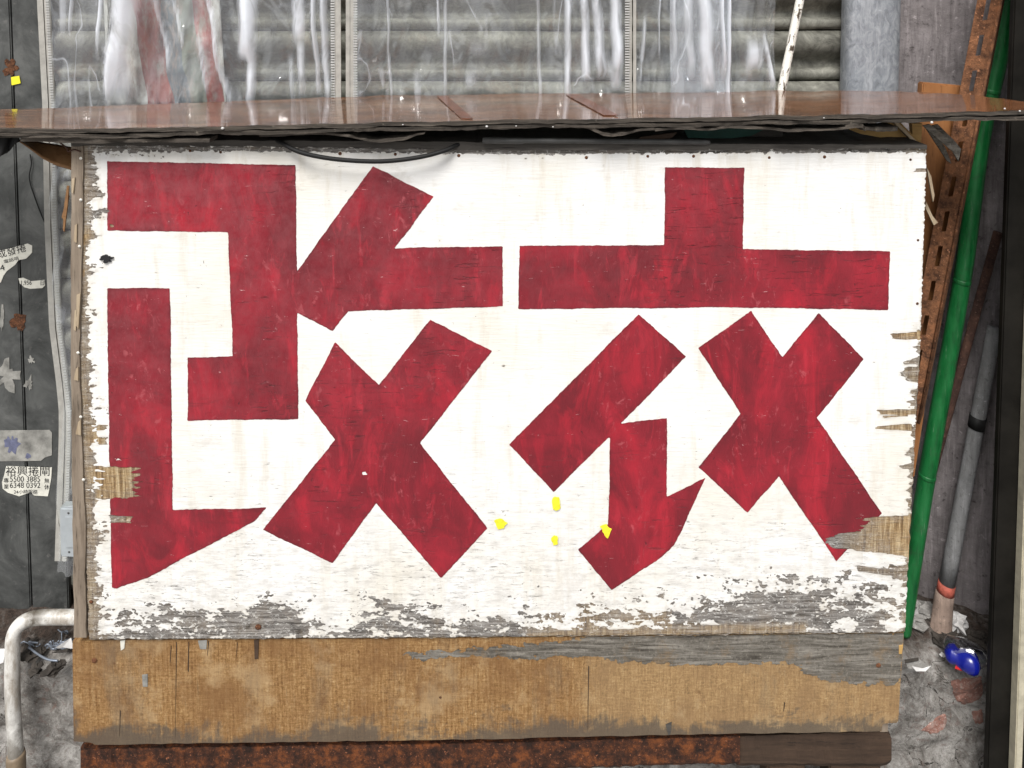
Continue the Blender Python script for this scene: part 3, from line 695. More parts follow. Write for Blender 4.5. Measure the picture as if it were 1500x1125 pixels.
# ------------------------------------------------------------------ clear plastic curtains
ZLOW = at(90, 824, 0.215).z
def film(name, label, pxl, pxr, Y0, mat, zlo, seed, amp=0.006, pleats=(), group='clear plastic curtain panels'):
    """pxl/pxr: functions py -> px of the panel's sides (given at the top), sheet with real folds and crumples"""
    zhi = 2.05
    us = np.linspace(0, 1, 300); zs = np.linspace(zlo, zhi, 80)
    zref = at(0, 75, Y0).z
    U, Z = np.meshgrid(us, zs)
    py = 75 + (zref - Z) * F / (Y0 - EYE.y)
    XL = at_np(np.vectorize(pxl)(py), py, Y0)[..., 0]; XR = at_np(np.vectorize(pxr)(py), py, Y0)[..., 0]
    X = XL + (XR - XL) * U
    wx = X * 9 + 0.35 * fbm(X * 3, Z * 3, 2, seed + 3)
    Yv = Y0 + amp * fbm(wx, Z * 0.9, 3, seed) + 0.004 * fbm(X * 22, Z * 9, 3, seed + 9) * np.clip((1.55 - Z) * 5, 0.15, 1)
    Yv += (Z - zref) * 0.03
    hz = np.zeros_like(X)
    pxg = X * F / (Y0 - EYE.y) + CX; pyg = 75 + (zref - Z) * F / (Y0 - EYE.y)
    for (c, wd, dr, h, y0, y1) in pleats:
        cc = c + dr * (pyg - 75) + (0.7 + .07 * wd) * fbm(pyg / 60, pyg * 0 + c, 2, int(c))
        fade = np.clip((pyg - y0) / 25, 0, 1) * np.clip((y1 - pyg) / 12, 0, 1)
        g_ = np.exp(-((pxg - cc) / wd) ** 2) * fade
        Yv -= h * g_; hz = np.maximum(hz, np.exp(-((pxg - cc) / (wd * .95)) ** 4) * fade * min(1, h / 0.012))  # pleat mask: sky reflections painted as white haze along each fold
    V = [Vector((a, b, c)) for a, b, c in zip(X.ravel().tolist(), Yv.ravel().tolist(), Z.ravel().tolist())]
    nu = len(us); Fc = [[j * nu + i, j * nu + i + 1, (j + 1) * nu + i + 1, (j + 1) * nu + i] for j in range(len(zs) - 1) for i in range(nu - 1)]
    t = thing(name, label, 'curtain', (float(X.mean()), Y0, zlo), group)
    mk('film', V, Fc, mat, t, smooth=True, attrs={'painted_sheen': hz.ravel()}); return t
def ribbon(pxf, pys, wpx, Y, t):
    """flat tape along a path px=pxf(py) of width wpx, thickness t"""
    V = []; Fc = []
    for py in pys:
        x = pxf(py); a = at(x, py, Y); b = at(x + wpx, py, Y)
        V += [a, b, b + Vector((0, t, 0)), a + Vector((0, t, 0))]
    for i in range(len(pys) - 1):
        o = i * 4
        for q in range(4):
            r = (q + 1) % 4; Fc.append([o + q, o + r, o + 4 + r, o + 4 + q])
    Fc.append([0, 1, 2, 3]); Fc.append([len(V) - 1, len(V) - 2, len(V) - 3, len(V) - 4]); return V, Fc
def teeth(pxf, py0, py1, wpx, Y, pitch=3.9):
    out = []
    py = py0
    while py < py1:
        x = pxf(py); a = at(x, py, Y); b = at(x + wpx, py + pitch * 0.55, Y)
        out.append(box(a.x, b.x, Y - 0.0016, Y + 0.0005, b.z, a.z)); py += pitch
    return join(*out)
lzip = lambda py: interp(py, [(-400, 46), (0, 54), (155, 62), (330, 65), (480, 72), (560, 82), (600, 86), (640, 86), (700, 84), (820, 80)])
YF = 0.215
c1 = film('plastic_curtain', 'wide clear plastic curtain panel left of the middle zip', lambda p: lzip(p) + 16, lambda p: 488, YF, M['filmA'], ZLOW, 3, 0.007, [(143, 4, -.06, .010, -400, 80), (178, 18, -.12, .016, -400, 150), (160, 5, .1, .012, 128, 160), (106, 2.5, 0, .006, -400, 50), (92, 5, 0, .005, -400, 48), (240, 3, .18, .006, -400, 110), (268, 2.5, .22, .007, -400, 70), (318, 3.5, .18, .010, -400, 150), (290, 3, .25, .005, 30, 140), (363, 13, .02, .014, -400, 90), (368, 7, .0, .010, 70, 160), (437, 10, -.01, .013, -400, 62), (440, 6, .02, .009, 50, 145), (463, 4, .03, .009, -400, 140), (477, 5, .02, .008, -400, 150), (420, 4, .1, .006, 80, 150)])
pyl = list(np.linspace(-400, 822, 90))
v, f = ribbon(lzip, pyl, 8.5, YF - 0.002, 0.003); mk('edge_tape', v, f, M['zip'], c1)
v, f = ribbon(lambda p: lzip(p) + 8.5, pyl, 1.6, YF + 0.001, 0.003); mk('zip_gap', v, f, M['zipgap'], c1)
v, f = ribbon(lambda p: lzip(p) + 10.1, pyl, 8.4, YF - 0.003, 0.003); mk('zip_tape', v, f, M['zip'], c1)
v, f = teeth(lambda p: lzip(p) + 13.0, -300, 820, 5.0, YF - 0.003); mk('zip_teeth', v, f, M['zipteeth'], c1)
pyz = list(np.linspace(-400, 200, 20))
v, f = ribbon(lambda p: 489 + p * .004, pyz, 10, YF - 0.003, 0.003); mk('zip_tape', v, f, M['zip'], c1)
v, f = teeth(lambda p: 484.5 + p * .004, -300, 165, 6, YF - 0.003); mk('zip_teeth', v, f, M['zipteeth'], c1)
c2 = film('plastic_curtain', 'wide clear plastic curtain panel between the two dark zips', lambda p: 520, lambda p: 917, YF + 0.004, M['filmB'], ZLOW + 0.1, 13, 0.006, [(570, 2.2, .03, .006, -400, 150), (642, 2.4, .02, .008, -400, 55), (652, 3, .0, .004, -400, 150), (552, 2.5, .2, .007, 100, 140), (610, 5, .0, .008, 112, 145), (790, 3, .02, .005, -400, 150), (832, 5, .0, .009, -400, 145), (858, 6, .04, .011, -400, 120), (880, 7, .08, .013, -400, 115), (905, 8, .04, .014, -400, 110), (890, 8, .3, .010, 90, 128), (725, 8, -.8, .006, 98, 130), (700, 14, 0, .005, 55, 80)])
v, f = ribbon(lambda p: 506.5, pyz, 6, YF - 0.002, 0.003); mk('zip_tape', v, f, M['zip'], c2)
v, f = ribbon(lambda p: 513.0, pyz, 8, YF - 0.003, 0.003); mk('zip_tape', v, f, M['zip'], c2)
v, f = teeth(lambda p: 517.5, -300, 165, 6, YF - 0.003); mk('zip_teeth', v, f, M['zipteeth'], c2)
v, f = teeth(lambda p: 915.5, -300, 165, 7, YF - 0.003); mk('zip_teeth', v, f, M['zipteeth'], c2)
v, f = ribbon(lambda p: 921.5, pyz, 4, YF - 0.002, 0.003); mk('zip_tape', v, f, M['zip'], c2)
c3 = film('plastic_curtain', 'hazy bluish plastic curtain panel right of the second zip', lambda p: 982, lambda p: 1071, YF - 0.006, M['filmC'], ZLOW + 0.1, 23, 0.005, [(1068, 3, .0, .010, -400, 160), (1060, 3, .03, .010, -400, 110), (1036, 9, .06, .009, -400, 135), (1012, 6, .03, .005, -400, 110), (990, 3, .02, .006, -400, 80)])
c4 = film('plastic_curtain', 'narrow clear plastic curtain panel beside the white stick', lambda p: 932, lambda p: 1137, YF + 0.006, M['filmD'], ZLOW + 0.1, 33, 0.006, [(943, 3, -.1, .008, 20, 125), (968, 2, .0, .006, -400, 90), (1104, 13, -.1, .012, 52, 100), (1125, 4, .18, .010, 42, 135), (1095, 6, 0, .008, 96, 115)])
v, f = ribbon(lambda p: 927.5, pyz, 4.5, YF - 0.002, 0.003); mk('zip_tape', v, f, M['zip'], c4)

# striped sheet hanging behind the first curtain
def bagfn(u, vv):
    pxa = interp(vv, [(0, 150), (1, 158)]); pxb = interp(vv, [(0, 318), (1, 332)])
    py = -60 + vv * 215
    Y = 0.255 + 0.008 * float(fbm(u * 5, vv * 2, 3, 41))
    return at(pxa + (pxb - pxa) * u, py, Y)
us_ = list(np.linspace(0, 1, 60)); vs_ = list(np.linspace(0, 1, 30))
v, f = grid_mesh(bagfn, us_, vs_)
st = [min(1, max(0, u + (0.10 * (0.5 - vv)) * 1.2 + 0.012 * float(fbm(u * 4, vv * 3, 2, 43)))) for vv in vs_ for u in us_]
o = mk('striped_sheet', v, f, M['bag'], smooth=True, attrs={'stripe': st}); tag(o, 'red, white and blue plastic sheet seen through the left curtain', 'plastic sheet')
sm = o.modifiers.new('thickness', 'SOLIDIFY'); sm.thickness = 0.001

# ------------------------------------------------------------------ column, stick
pc = at(1275, 60, 0.27); rc = (at(1315, 60, 0.27).x - at(1235, 60, 0.27).x) / 2
V = []; Fc = []; zs = list(np.linspace(STEP_Z - .01, 2.3, 40)); n = 28
for z in zs:
    for k in range(n):
        a = 2 * math.pi * k / n
        # rounded rectangular duct section
        ca, sa = math.cos(a), math.sin(a); e = 0.62
        V.append(Vector((pc.x + 0.002 + rc * math.copysign(abs(ca) ** e, ca), pc.y + 0.006 + 0.026 * math.copysign(abs(sa) ** e, sa), z)))
for j in range(len(zs) - 1):
    for k in range(n):
        l = (k + 1) % n; Fc.append([j * n + k, j * n + l, (j + 1) * n + l, (j + 1) * n + k])
Fc.append([(len(zs) - 1) * n + k for k in range(n)])
tag(mk('steel_column', V, Fc, M['galv'], smooth=True), 'rounded galvanised steel column right of the shutter', 'column')
a = at(1190, -90, 0.235); b = at(1145.5, 130, 0.215); d = (b - a).normalized()
v, f = tube([a + (b - a) * (i / 20) * 3.0 for i in range(21) if (a + (b - a) * (i / 20) * 3.0).z > STEP_Z], 0.0075, 12, jit=0.06)
tag(mk('white_stick', v, f, M['peel'], smooth=True), 'thin stick with flaking white paint leaning on the shutter', 'stick')

# ------------------------------------------------------------------ the stall cabinet with the painted sign
cab = thing('sign_cabinet', 'wooden stall cabinet fronted by a white board with two red characters', 'cabinet', (at(730, 930, 0).x, 0.09, 0.0))
DEP = 0.165
# corners of the plywood sheet in photo pixels
def left_edge(py): return interp(py, [(200, 112.5), (330, 113.5), (520, 117), (800, 126), (940, 130)])
def right_edge(py): return interp(py, [(200, 1357.5), (500, 1348), (850, 1329), (940, 1325)])
def bot_edge(px): return interp(px, [(100, 937), (600, 934), (900, 931), (1335, 926)])
H = 1.25
xs = np.arange(104, 1362, H); ys = np.arange(208, 942, H)
X, Y_ = np.meshgrid(xs, ys)
n_iso = fbm(X / 34, Y_ / 14, 6, 51, 0.62)
n_fine = fbm(X / 9, Y_ / 5, 4, 61, 0.6)
n_sliv = fbm(X / 42, Y_ / 6.5, 4, 71, 0.55)
n_blk = fbm(X / 34, Y_ / 24, 5, 75, 0.6)
n_rag = fbm(X / 30, Y_ / 4, 3, 81)
EL = np.interp(Y_, [200, 330, 520, 800, 940], [112.5, 113.5, 117, 126, 130])
ER = np.interp(Y_, [200, 500, 850, 940], [1357.5, 1348, 1329, 1325])
EB = np.interp(X, [100, 600, 900, 1335], [937, 934, 931, 926])
board = np.minimum(np.minimum(X - EL - 0.8 * n_rag, ER - X - 0.8 * n_rag), np.minimum(EB - Y_ - 1.2 * np.abs(fbm(X / 12, X * 0 + 2.2, 4, 91)), Y_ - 212))
def gs(cx, cy, sx, sy, a): return a * np.exp(-(((X - cx) / sx) ** 2 + ((Y_ - cy) / sy) ** 2))
# peel tendency (in noise standard deviations)
T = -3.3 + np.clip((Y_ - 800) / 130, 0, 1) ** 1.2 * 2.7
for q in [(385, 915, 80, 32, 2.6), (235, 905, 75, 28, 1.5), (545, 885, 60, 26, 1.7), (690, 922, 120, 20, 1.8), (1150, 880, 110, 42, 1.9), (1080, 905, 120, 30, 1.2), (1290, 890, 60, 60, 1.1),
          (880, 905, 90, 30, 0.6), (1120, 800, 14, 26, 1.1), (1145, 705, 12, 14, 1.6), (490, 895, 38, 22, -1.7), (300, 860, 60, 20, -.8), (1060, 868, 60, 24, -0.5), (1190, 845, 130, 48, 0.95), (950, 890, 110, 30, 0.55), (400, 895, 70, 26, 0.7), (1000, 845, 160, 26, 0.45), (600, 905, 60, 20, .6), (440, 500, 14, 14, .8), (725, 245, 9, 30, 1.1), (1200, 825, 30, 20, -1.0)]:
    T = T + gs(*q)
T = np.where(Y_ > EB - 9, np.maximum(T, 0.3), T)
n_tiny = fbm(X / 5.5, Y_ / 2.6, 3, 65, 0.6)
sel = n_iso * 0.88 + n_fine * 0.42 + n_tiny * 0.25
peelA = sel - T
# torn slivers along left, right and top edges
TL = -2.7 + 2.9 * np.exp(-((X - EL) / 15.0) ** 2) + 1.6 * np.exp(-((X - EL) / 42.0) ** 2) + gs(133, 285, 26, 60, 1.9) + gs(125, 250, 30, 40, .8) + gs(140, 660, 24, 60, .7) + gs(140, 860, 30, 60, .9)
TR = -2.8 + (2.2 * np.exp(-((ER - X) / 9.0) ** 2) + 1.0 * np.exp(-((ER - X) / 40.0) ** 2)) * np.clip((Y_ - 440) / 60, 0, 1) + gs(1290, 838, 50, 14, 1.6)
TT = -2.6 + 4.4 * np.exp(-((Y_ - np.interp(X, [100, 700, 1360], [215, 222, 220])) / 4.6) ** 2) + gs(190, 224, 80, 11, 2.0) + gs(800, 226, 60, 8, 1.2)
peelE = np.minimum(np.minimum(n_blk * .75 + n_sliv * .45 + .35 * n_fine - TL, n_blk * .5 + n_sliv * .7 + .4 * n_fine - TR), n_fine - TT)
# torn patches down to raw wood
PATCH = [[(143, 684), (195, 684), (205, 697), (198, 712), (200, 726), (165, 730), (145, 732)], [(160, 754), (193, 757), (192, 767), (162, 765)],
         [(141, 622), (157, 622), (157, 630), (141, 631)], [(140, 640), (157, 641), (157, 651), (145, 652)], [(112, 345), (136, 343), (128, 360), (114, 362)], [(118, 395), (140, 399), (134, 404), (120, 402)], [(160, 327), (166, 328), (165, 333), (160, 333)],
         [(1292, 756), (1345, 754), (1345, 818), (1288, 809), (1240, 806), (1221, 802), (1209, 791), (1240, 779), (1269, 774), (1260, 757)],
         [(1303, 489), (1352, 485), (1352, 497), (1306, 496)], [(1322, 531), (1348, 521), (1348, 533), (1326, 534)], [(1318, 546), (1332, 537), (1348, 538), (1348, 562), (1330, 558)],
         [(1286, 601), (1346, 599), (1346, 608), (1288, 607)], [(1282, 624), (1335, 621), (1336, 632), (1284, 629)], [(1294, 609), (1330, 608), (1330, 611), (1296, 612)], [(1316, 681), (1334, 680), (1334, 688), (1318, 687)],
         [(1332, 572), (1346, 570), (1346, 580), (1334, 577)], [(1328, 588), (1346, 585), (1346, 596), (1332, 594)], [(1255, 829), (1330, 836), (1330, 848), (1290, 842), (1256, 836)],
         [(1340, 247), (1358, 246), (1358, 252), (1342, 252)], [(770, 924), (1000, 921), (1000, 933), (770, 935)], [(995, 916), (1180, 914), (1180, 930), (995, 932)]]
ps = np.full(X.shape, -1e9)
for i, p in enumerate(PATCH):
    amp = (4.2 if i in (0, 7) else 1.8)
    ps = np.maximum(ps, poly_sdf(X + (6 if i in (0, 7) else 2) * n_rag, Y_ + amp * 0.35 * n_sliv, p) )
ps_w = ps
Fw = np.minimum(np.minimum(peelA, peelE), np.minimum(-ps_w * 0.22, board * 0.22))
# fresh-wood attribute on a coarser grid
fresh = np.clip(poly_sdf(X, Y_, PATCH[0]) / 6 + .9, 0, 1)
for i in (1, 2, 3, 4, 5, 6, 7, 8, 11, 12, 13): fresh = np.maximum(fresh, np.clip(poly_sdf(X, Y_, PATCH[i]) / 6 + .9, 0, 1) * (0.75 if i in (11, 12) else 1))
fresh = np.maximum(fresh, 0.55 * np.clip(poly_sdf(X, Y_, PATCH[19]) / 6 + .6, 0, 1)); fresh = np.maximum(fresh, 0.5 * np.clip(poly_sdf(X, Y_, PATCH[20]) / 6 + .6, 0, 1))
fresh = np.maximum(fresh, 0.35 * np.exp(-((ER - X) / 30.0) ** 2)); fresh = np.maximum(fresh, 0.42 * np.exp(-((X - EL) / 26.0) ** 2))
# plywood sheet: outline with ragged bottom, real thickness
k = 4
xs2, ys2 = xs[::k], ys[::k]
out = [(left_edge(y) + random.uniform(-.6, .8), y) for y in np.linspace(212, 936, 60)]
out += [(x, bot_edge(x) + 0.8 * random.gauss(0, 1)) for x in np.linspace(134, 1322, 180)]
out += [(right_edge(y) + random.uniform(-.9, .7), y) for y in np.linspace(925, 214, 70)]
v, f = prism(out, 0.0006, 0.012)
panel = mk('sign_panel', v, f[1:], M['signwood'], cab, attrs={'fresh': [0.35] * len(v)})
# its face as a grid so that torn wood varies
fm = board[::k, ::k]
vg, fg = sheet_from_field(xs2, ys2, fm, 0.0)
PXv = np.array([(q.x, q.z) for q in vg])
px_of = PXv[:, 0] * F / 1.09 + CX
z750 = np.array([at(750, p, 0).z for p in range(200, 950)]); 
py_of = np.interp(-PXv[:, 1], -z750, np.arange(200, 950))
xx = np.clip((px_of - CX) / 1.0, -700, 700)
ray_y = np.array([EYE.y]); 
# exact inverse projection
wx_, wy_, wz_ = PXv[:, 0] - EYE.x, 0 - EYE.y, PXv[:, 1] - EYE.z
yc_ = (wz_ * cp + wy_ * sp) / (wy_ * cp - wz_ * sp); xc_ = wx_ / (wy_ * cp - wz_ * sp)
px_of = xc_ * F + CX; py_of = CY - yc_ * F
ii = np.clip(((px_of - xs[0]) / H).round().astype(int), 0, len(xs) - 1); jj = np.clip(((py_of - ys[0]) / H).round().astype(int), 0, len(ys) - 1)
mk('wood_face', vg, fg, M['signwood'], panel, attrs={'fresh': fresh[jj, ii]})
# white paint coat
vw, fw = sheet_from_field(xs, ys, Fw, -0.0007)
a = np.array([tuple(q) for q in vw]); wy_ = -0.0007 - EYE.y; wz_ = a[:, 2] - EYE.z; wx_ = a[:, 0]
yc_ = (wz_ * cp + wy_ * sp) / (wy_ * cp - wz_ * sp); xc_ = wx_ / (wy_ * cp - wz_ * sp)
ii = np.clip(((xc_ * F + CX - xs[0]) / H).round().astype(int), 0, len(xs) - 1); jj = np.clip(((CY - yc_ * F - ys[0]) / H).round().astype(int), 0, len(ys) - 1)
wear = np.clip(1 - Fw / 0.9, 0, 1) * np.clip(0.35 + 0.5 * n_iso, 0, 1)
wear = np.maximum(wear, 0.5 * np.exp(-((X - EL) / 16.0) ** 2) * np.clip(.5 + n_sliv, 0, 1))
o = mk('white_paint', vw, fw, M['white'], panel, attrs={'wear': wear[jj, ii]}); o['label'] = 'white paint coat, peeling along the edges and bottom'
# red characters
CH1 = [[(157, 236), (433, 242), (437, 614), (275, 616), (275, 524), (341, 522), (334, 340), (157, 338)],
       [(430, 404), (436, 397), (546, 243), (635, 288), (579, 363), (736, 361), (737, 449), (510, 456), (487, 485), (436, 458), (430, 456)],
       [(157, 422), (249, 422), (253, 747), (389, 744), (372, 764), (340, 781), (268, 818), (216, 847), (170, 862), (164, 861), (162, 780), (158, 540)],
       [(491, 502), (555, 564), (630, 468), (721, 514), (615, 649), (714, 774), (646, 847), (551, 737), (487, 825), (385, 776), (491, 644), (447, 587)]]
CH2 = [[(974, 245), (1090, 246), (1088, 365), (1304, 368), (1301, 454), (1080, 450), (759, 453), (761, 360), (973, 359)],
       [(935.5, 460), (1005, 522), (910, 620), (977.5, 612), (977, 727.5), (1033, 700), (1017, 736), (999, 776.5), (988, 797), (965, 819), (922, 847), (896, 865), (847, 805), (891, 768), (894, 641), (891, 641), (811, 721), (746, 651)],
       [(1100, 456), (1146, 523), (1199.5, 459), (1266, 526), (1197, 612), (1291.6, 752), (1225, 822), (1141, 697.6), (1095, 751), (1024, 684.5), (1085, 606), (1023, 510)]]
wob = 0.35 * fbm(X / 40, Y_ / 40, 3, 101) + 0.2 * fbm(X / 6, Y_ / 6, 2, 105)
Tr = -3.3 + gs(165, 620, 45, 90, 1.15) + gs(175, 690, 50, 40, .5) + gs(165, 300, 14, 40, .9) + gs(1250, 770, 50, 25, 0.9) + gs(1200, 720, 60, 40, .45) + gs(1078, 645, 22, 7, 2.0) + gs(535, 694, 7, 5, 4.0) + gs(200, 840, 60, 40, .4)
peelR = n_sliv * .9 + .6 * n_fine - Tr
for nm, polys in (('painted_character', CH1), ('painted_character', CH2)):
    s_ = np.full(X.shape, -1e9)
    for p in polys: s_ = np.maximum(s_, poly_sdf(X, Y_, p))
    Fr = np.minimum(np.minimum((s_ + wob) * 0.22, peelR), np.minimum(-ps * 0.22, peelE + 0.3))
    vr, fr_ = sheet_from_field(xs, ys, Fr, -0.0012)
    a = np.array([tuple(q) for q in vr]); wy_ = -0.0012 - EYE.y; wz_ = a[:, 2] - EYE.z; wx_ = a[:, 0]
    yc_ = (wz_ * cp + wy_ * sp) / (wy_ * cp - wz_ * sp); xc_ = wx_ / (wy_ * cp - wz_ * sp)
    ii = np.clip(((xc_ * F + CX - xs[0]) / H).round().astype(int), 0, len(xs) - 1); jj = np.clip(((CY - yc_ * F - ys[0]) / H).round().astype(int), 0, len(ys) - 1)
    rim = np.clip(1 - s_ / 2.6, 0, 1) * np.clip(0.5 + 0.5 * n_iso, 0, 1)
    o = mk(nm, vr, fr_, M['red'], panel, attrs={'rim': rim[jj, ii]})
    o['label'] = 'red painted Chinese character for alter' if polys is CH1 else 'red painted Chinese character for clothes'
# nails
def nail(px, py, r, mat, par, Y=-0.0012):
    c = at(px, py, Y); V = [c + Vector((0, -r * 0.55, 0))]; n = 8
    for k in range(n):
        an = 2 * math.pi * k / n; V.append(c + Vector((r * math.cos(an), 0.0004, r * math.sin(an))))
    mk('nail', V, [[0, 1 + (k + 1) % n, 1 + k] for k in range(n)], mat, par)
for px, py, r in [(278, 221, 2.2), (323, 223, 2.2), (498, 225, 2.8), (579, 226, 2.4), (672, 228, 2.6), (859, 231, 2.6), (949, 229, 2.3), (1016, 229, 2.4), (1127, 231, 2.2), (1208, 230, 2.6), (1334, 234, 2.0), (1345, 352, 2.0), (1344, 445, 2.3), (378, 919, 5.0), (133, 882, 3.2)]:
    nail(px, py, r / 1000, M['nail'], panel)
for px, py in [(118, 232), (118, 293), (116, 361), (114, 517), (118, 611), (122, 703)]: nail(px, py, 0.0024, M['nailpaint'], panel, -0.0045)
v, f = blob(155, 379, 7, 4, -0.0035, 0.003, seed=12, rough=0.6); mk('putty_spot', v, f, M['blackblob'], panel)
# left batten
pl = [(104.5 + interp(y, [(212, 0), (480, -1), (700, 1), (940, 4)]) + random.uniform(-.7, .7), y) for y in np.linspace(214, 934, 40)]
pr = [(interp(y, [(212, 122), (330, 121), (520, 116), (700, 122), (800, 126), (830, 124), (934, 126)]) + random.uniform(-.8, .8), y) for y in np.linspace(934, 214, 40)]
v, f = prism(pl + pr, -0.003, 0.02); mk('side_batten', v, f, M['batten'], cab)
for q in range(6):
    y0 = (432, 455, 262, 540, 330, 618)[q]; h = (50, 30, 22, 18, 26, 20)[q]; x = interp(y0, [(212, 106), (940, 108)]) + random.uniform(-2, 8)
    pts = [(x, y0), (x + random.uniform(3, 6), y0 - 2), (x + random.uniform(1, 4), y0 + h), (x - random.uniform(0, 4), y0 + h * 0.9)]
    v, f = prism(pts, -0.0052, 0.0018, (0, 0)); mk('splinter', v, f, M['splinter'], cab)
# sides, back, bottom of the box
xl, xr = at(112, 600, 0).x, at(1338, 600, 0).x
zb_, zt_ = at(730, 1085, 0).z, at(730, 214, 0).z
v, f = box(xl + .004, xl + .016, 0.0185, DEP, zb_, zt_); mk('side_panel', v, f, M['batten'], cab)
v, f = box(xr - .03, xr - .018, 0.0135, DEP, zb_, zt_); mk('side_panel', v, f, M['batten'], cab)
v, f = box(xl + .0162, xr - .0302, DEP - .012, DEP - .002, zb_, zt_); mk('back_panel', v, f, M['batten'], cab)
# lid
lt = [(104, 205), (400, 206), (700, 208), (1000, 210), (1100, 211), (1358, 212.5)]; lb = [(104, 213), (400, 215), (700, 220), (1000, 220), (1358, 218)]
V = []; Fc = []; pxs = list(np.arange(104, 1360, 6)) + [1358]
for p in pxs:
    j1, j2 = 0.5 * float(fbm(p / 40, 1.0, 4, 111)), 1.0 * float(fbm(p / 25, 5.0, 4, 112))
    a, b = at(p, interp(p, lt) + j1, -0.005 + 0.0006 * j1), at(p, interp(p, lb) + j2, -0.005 + 0.0006 * j1)
    V += [a, b, Vector((b.x, DEP, b.z)), Vector((a.x, DEP, a.z))]
for i in range(len(pxs) - 1):
    o_ = i * 4
    for q in range(4): r_ = (q + 1) % 4; Fc.append([o_ + q, o_ + 4 + q, o_ + 4 + r_, o_ + r_])
Fc += [[0, 1, 2, 3], [len(V) - 1, len(V) - 2, len(V) - 3, len(V) - 4]]
mk('lid', V, Fc, M['lid'], cab)
# apron plywood below the sign
AP = [(106, 940), (128, 939)] + [(x, bot_edge(x) + 1.0) for x in np.linspace(160, 1324, 30)] + [(1322, 960), (1319, 1000), (1316, 1056), (1313, 1059), (1293, 1060), (1291, 1071)]
AP += [(x, interp(x, [(135, 1091), (700, 1083), (1000, 1076), (1291, 1071)]) + random.uniform(-.8, .8)) for x in np.linspace(1285, 138, 60)] + [(135, 1088), (108, 1086)]
v, f = prism(AP, 0.0062, 0.012)
Xa, Ya = np.meshgrid(np.arange(100, 1330, 4.0), np.arange(918, 1098, 4.0))
ap = mk('apron_board', v, f[1:], M['apron'], cab, attrs={'low': [0.1] * len(v)})
vg, fg = sheet_from_field(np.arange(100, 1330, 4.0), np.arange(918, 1098, 4.0), poly_sdf(Xa, Ya, AP), 0.0056)
a = np.array([tuple(q) for q in vg]); zz = a[:, 2]; zlo_ = at(700, 1085, 0).z + a[:, 0] * 0.017
mk('apron_face', vg, fg, M['apron'], ap, attrs={'low': np.clip(1.15 - (zz - zlo_) / 0.045, -0.8, 1.2)})
VE = [(594, 958), (700, 950), (760, 944), (830, 939), (870, 931), (1328, 925), (1326, 965), (1319, 1001), (1228, 1001), (1204, 994), (1182, 990), (1165, 970), (1100, 972), (1010, 975), (950, 970), (900, 969), (860, 962), (760, 963), (690, 963), (640, 966), (600, 964)]
xa, ya = np.arange(580, 1332, 1.5), np.arange(918, 1010, 1.5)
Xa, Ya = np.meshgrid(xa, ya)
AB = poly_sdf(Xa, Ya, AP)
fv = np.minimum(poly_sdf(Xa + 5 * fbm(Xa / 30, Ya / 3, 4, 121, .65), Ya + 2.6 * fbm(Xa / 18, Ya / 10, 5, 122, .65), VE), AB - 0.3)
vg, fg = sheet_from_field(xa, ya, fv, 0.0047)
o = mk('grey_veneer', vg, fg, M['veneer'], ap); o['label'] = 'grey weathered top veneer, torn away below'
nail(1287, 975, 0.004, M['nail'], ap, 0.0035); nail(138, 968, 0.0045, M['nail'], ap, 0.0045); nail(645, 1022, 0.002, M['nail'], ap, 0.0045)
for pts, mt in (([(176, 939), (183, 938), (182, 950), (177, 953)], 'paper'), ([(208, 989), (216, 988), (216, 1006), (209, 1006)], 'greypaper'), ([(290, 939), (303, 938), (302, 951), (293, 951)], 'greypaper'), ([(372, 938), (379, 937), (378, 965), (373, 966)], 'darkwood'),
                ([(975, 1062), (984, 1058), (982, 1076), (979, 1077)], 'lid'), ([(1317, 946), (1323, 945), (1321, 958), (1317, 958)], 'yellowwood')):
    v, f = prism(pts, 0.0042 if pts[0][0] < 1300 else 0.0036, 0.001); mk('patch', v, f, M[mt], ap)
# thin splits in the apron
for x, y0, y1 in ((258, 940, 1080), (176, 1040, 1080), (250, 945, 972), (276, 940, 985), (305, 938, 962), (347, 940, 968), (862, 975, 1070), (1149, 1028, 1044)):
    pts = [(x + random.uniform(-.5, .5), y0), (x + 1.1, y0 + 2), (x - 0.5 + random.uniform(-1, 1), y1), (x - 1.3, y1 - 3)]
    v, f = prism(pts, 0.0051, 0.0003); mk('split', v, f, M['darkwood'], ap)
# base rails
rt = [(118, 1096), (160, 1094), (700, 1086), (1085, 1076)]; rb = [(118, 1138), (700, 1131), (960, 1121), (1085, 1119)]
def rail(x0_, x1_, top, bot, Y, dep, mat, seed, amp, round_end=False):
    V = []; Fc = []; pxs = list(np.arange(x0_, x1_, 5)) + [x1_]
    for p in pxs:
        e = 0
        if round_end:
            q = max(0, (p - (x1_ - 16)) / 16); e = 14 * (1 - math.sqrt(max(0, 1 - q * q)))
        ring = []
        for k_, (py, dy) in enumerate(((interp(p, top) + e, 0.006), (interp(p, top) + e + 3, 0.0), ((interp(p, top) + interp(p, bot)) / 2, 0.0), (interp(p, bot) - e * .6 - 3, 0.0), (interp(p, bot) - e * .6, 0.005))):
            ring.append(at(p, py + amp * float(fbm(p / 14, k_ * 3.1, 3, seed)), Y + dy + 0.001 * amp * float(fbm(p / 9, k_ * 2.7, 3, seed + 1))))
        ring += [Vector((ring[-1].x, Y + dep, ring[-1].z)), Vector((ring[0].x, Y + dep, ring[0].z))]
        V += ring
    m_ = 7
    for i in range(len(pxs) - 1):
        for q in range(m_): r_ = (q + 1) % m_; Fc.append([i * m_ + q, i * m_ + m_ + q, i * m_ + m_ + r_, i * m_ + r_])
    Fc += [list(range(m_)), [len(V) - 1 - q for q in range(m_)]]
    return mk('base_rail', V, Fc, mat, cab)
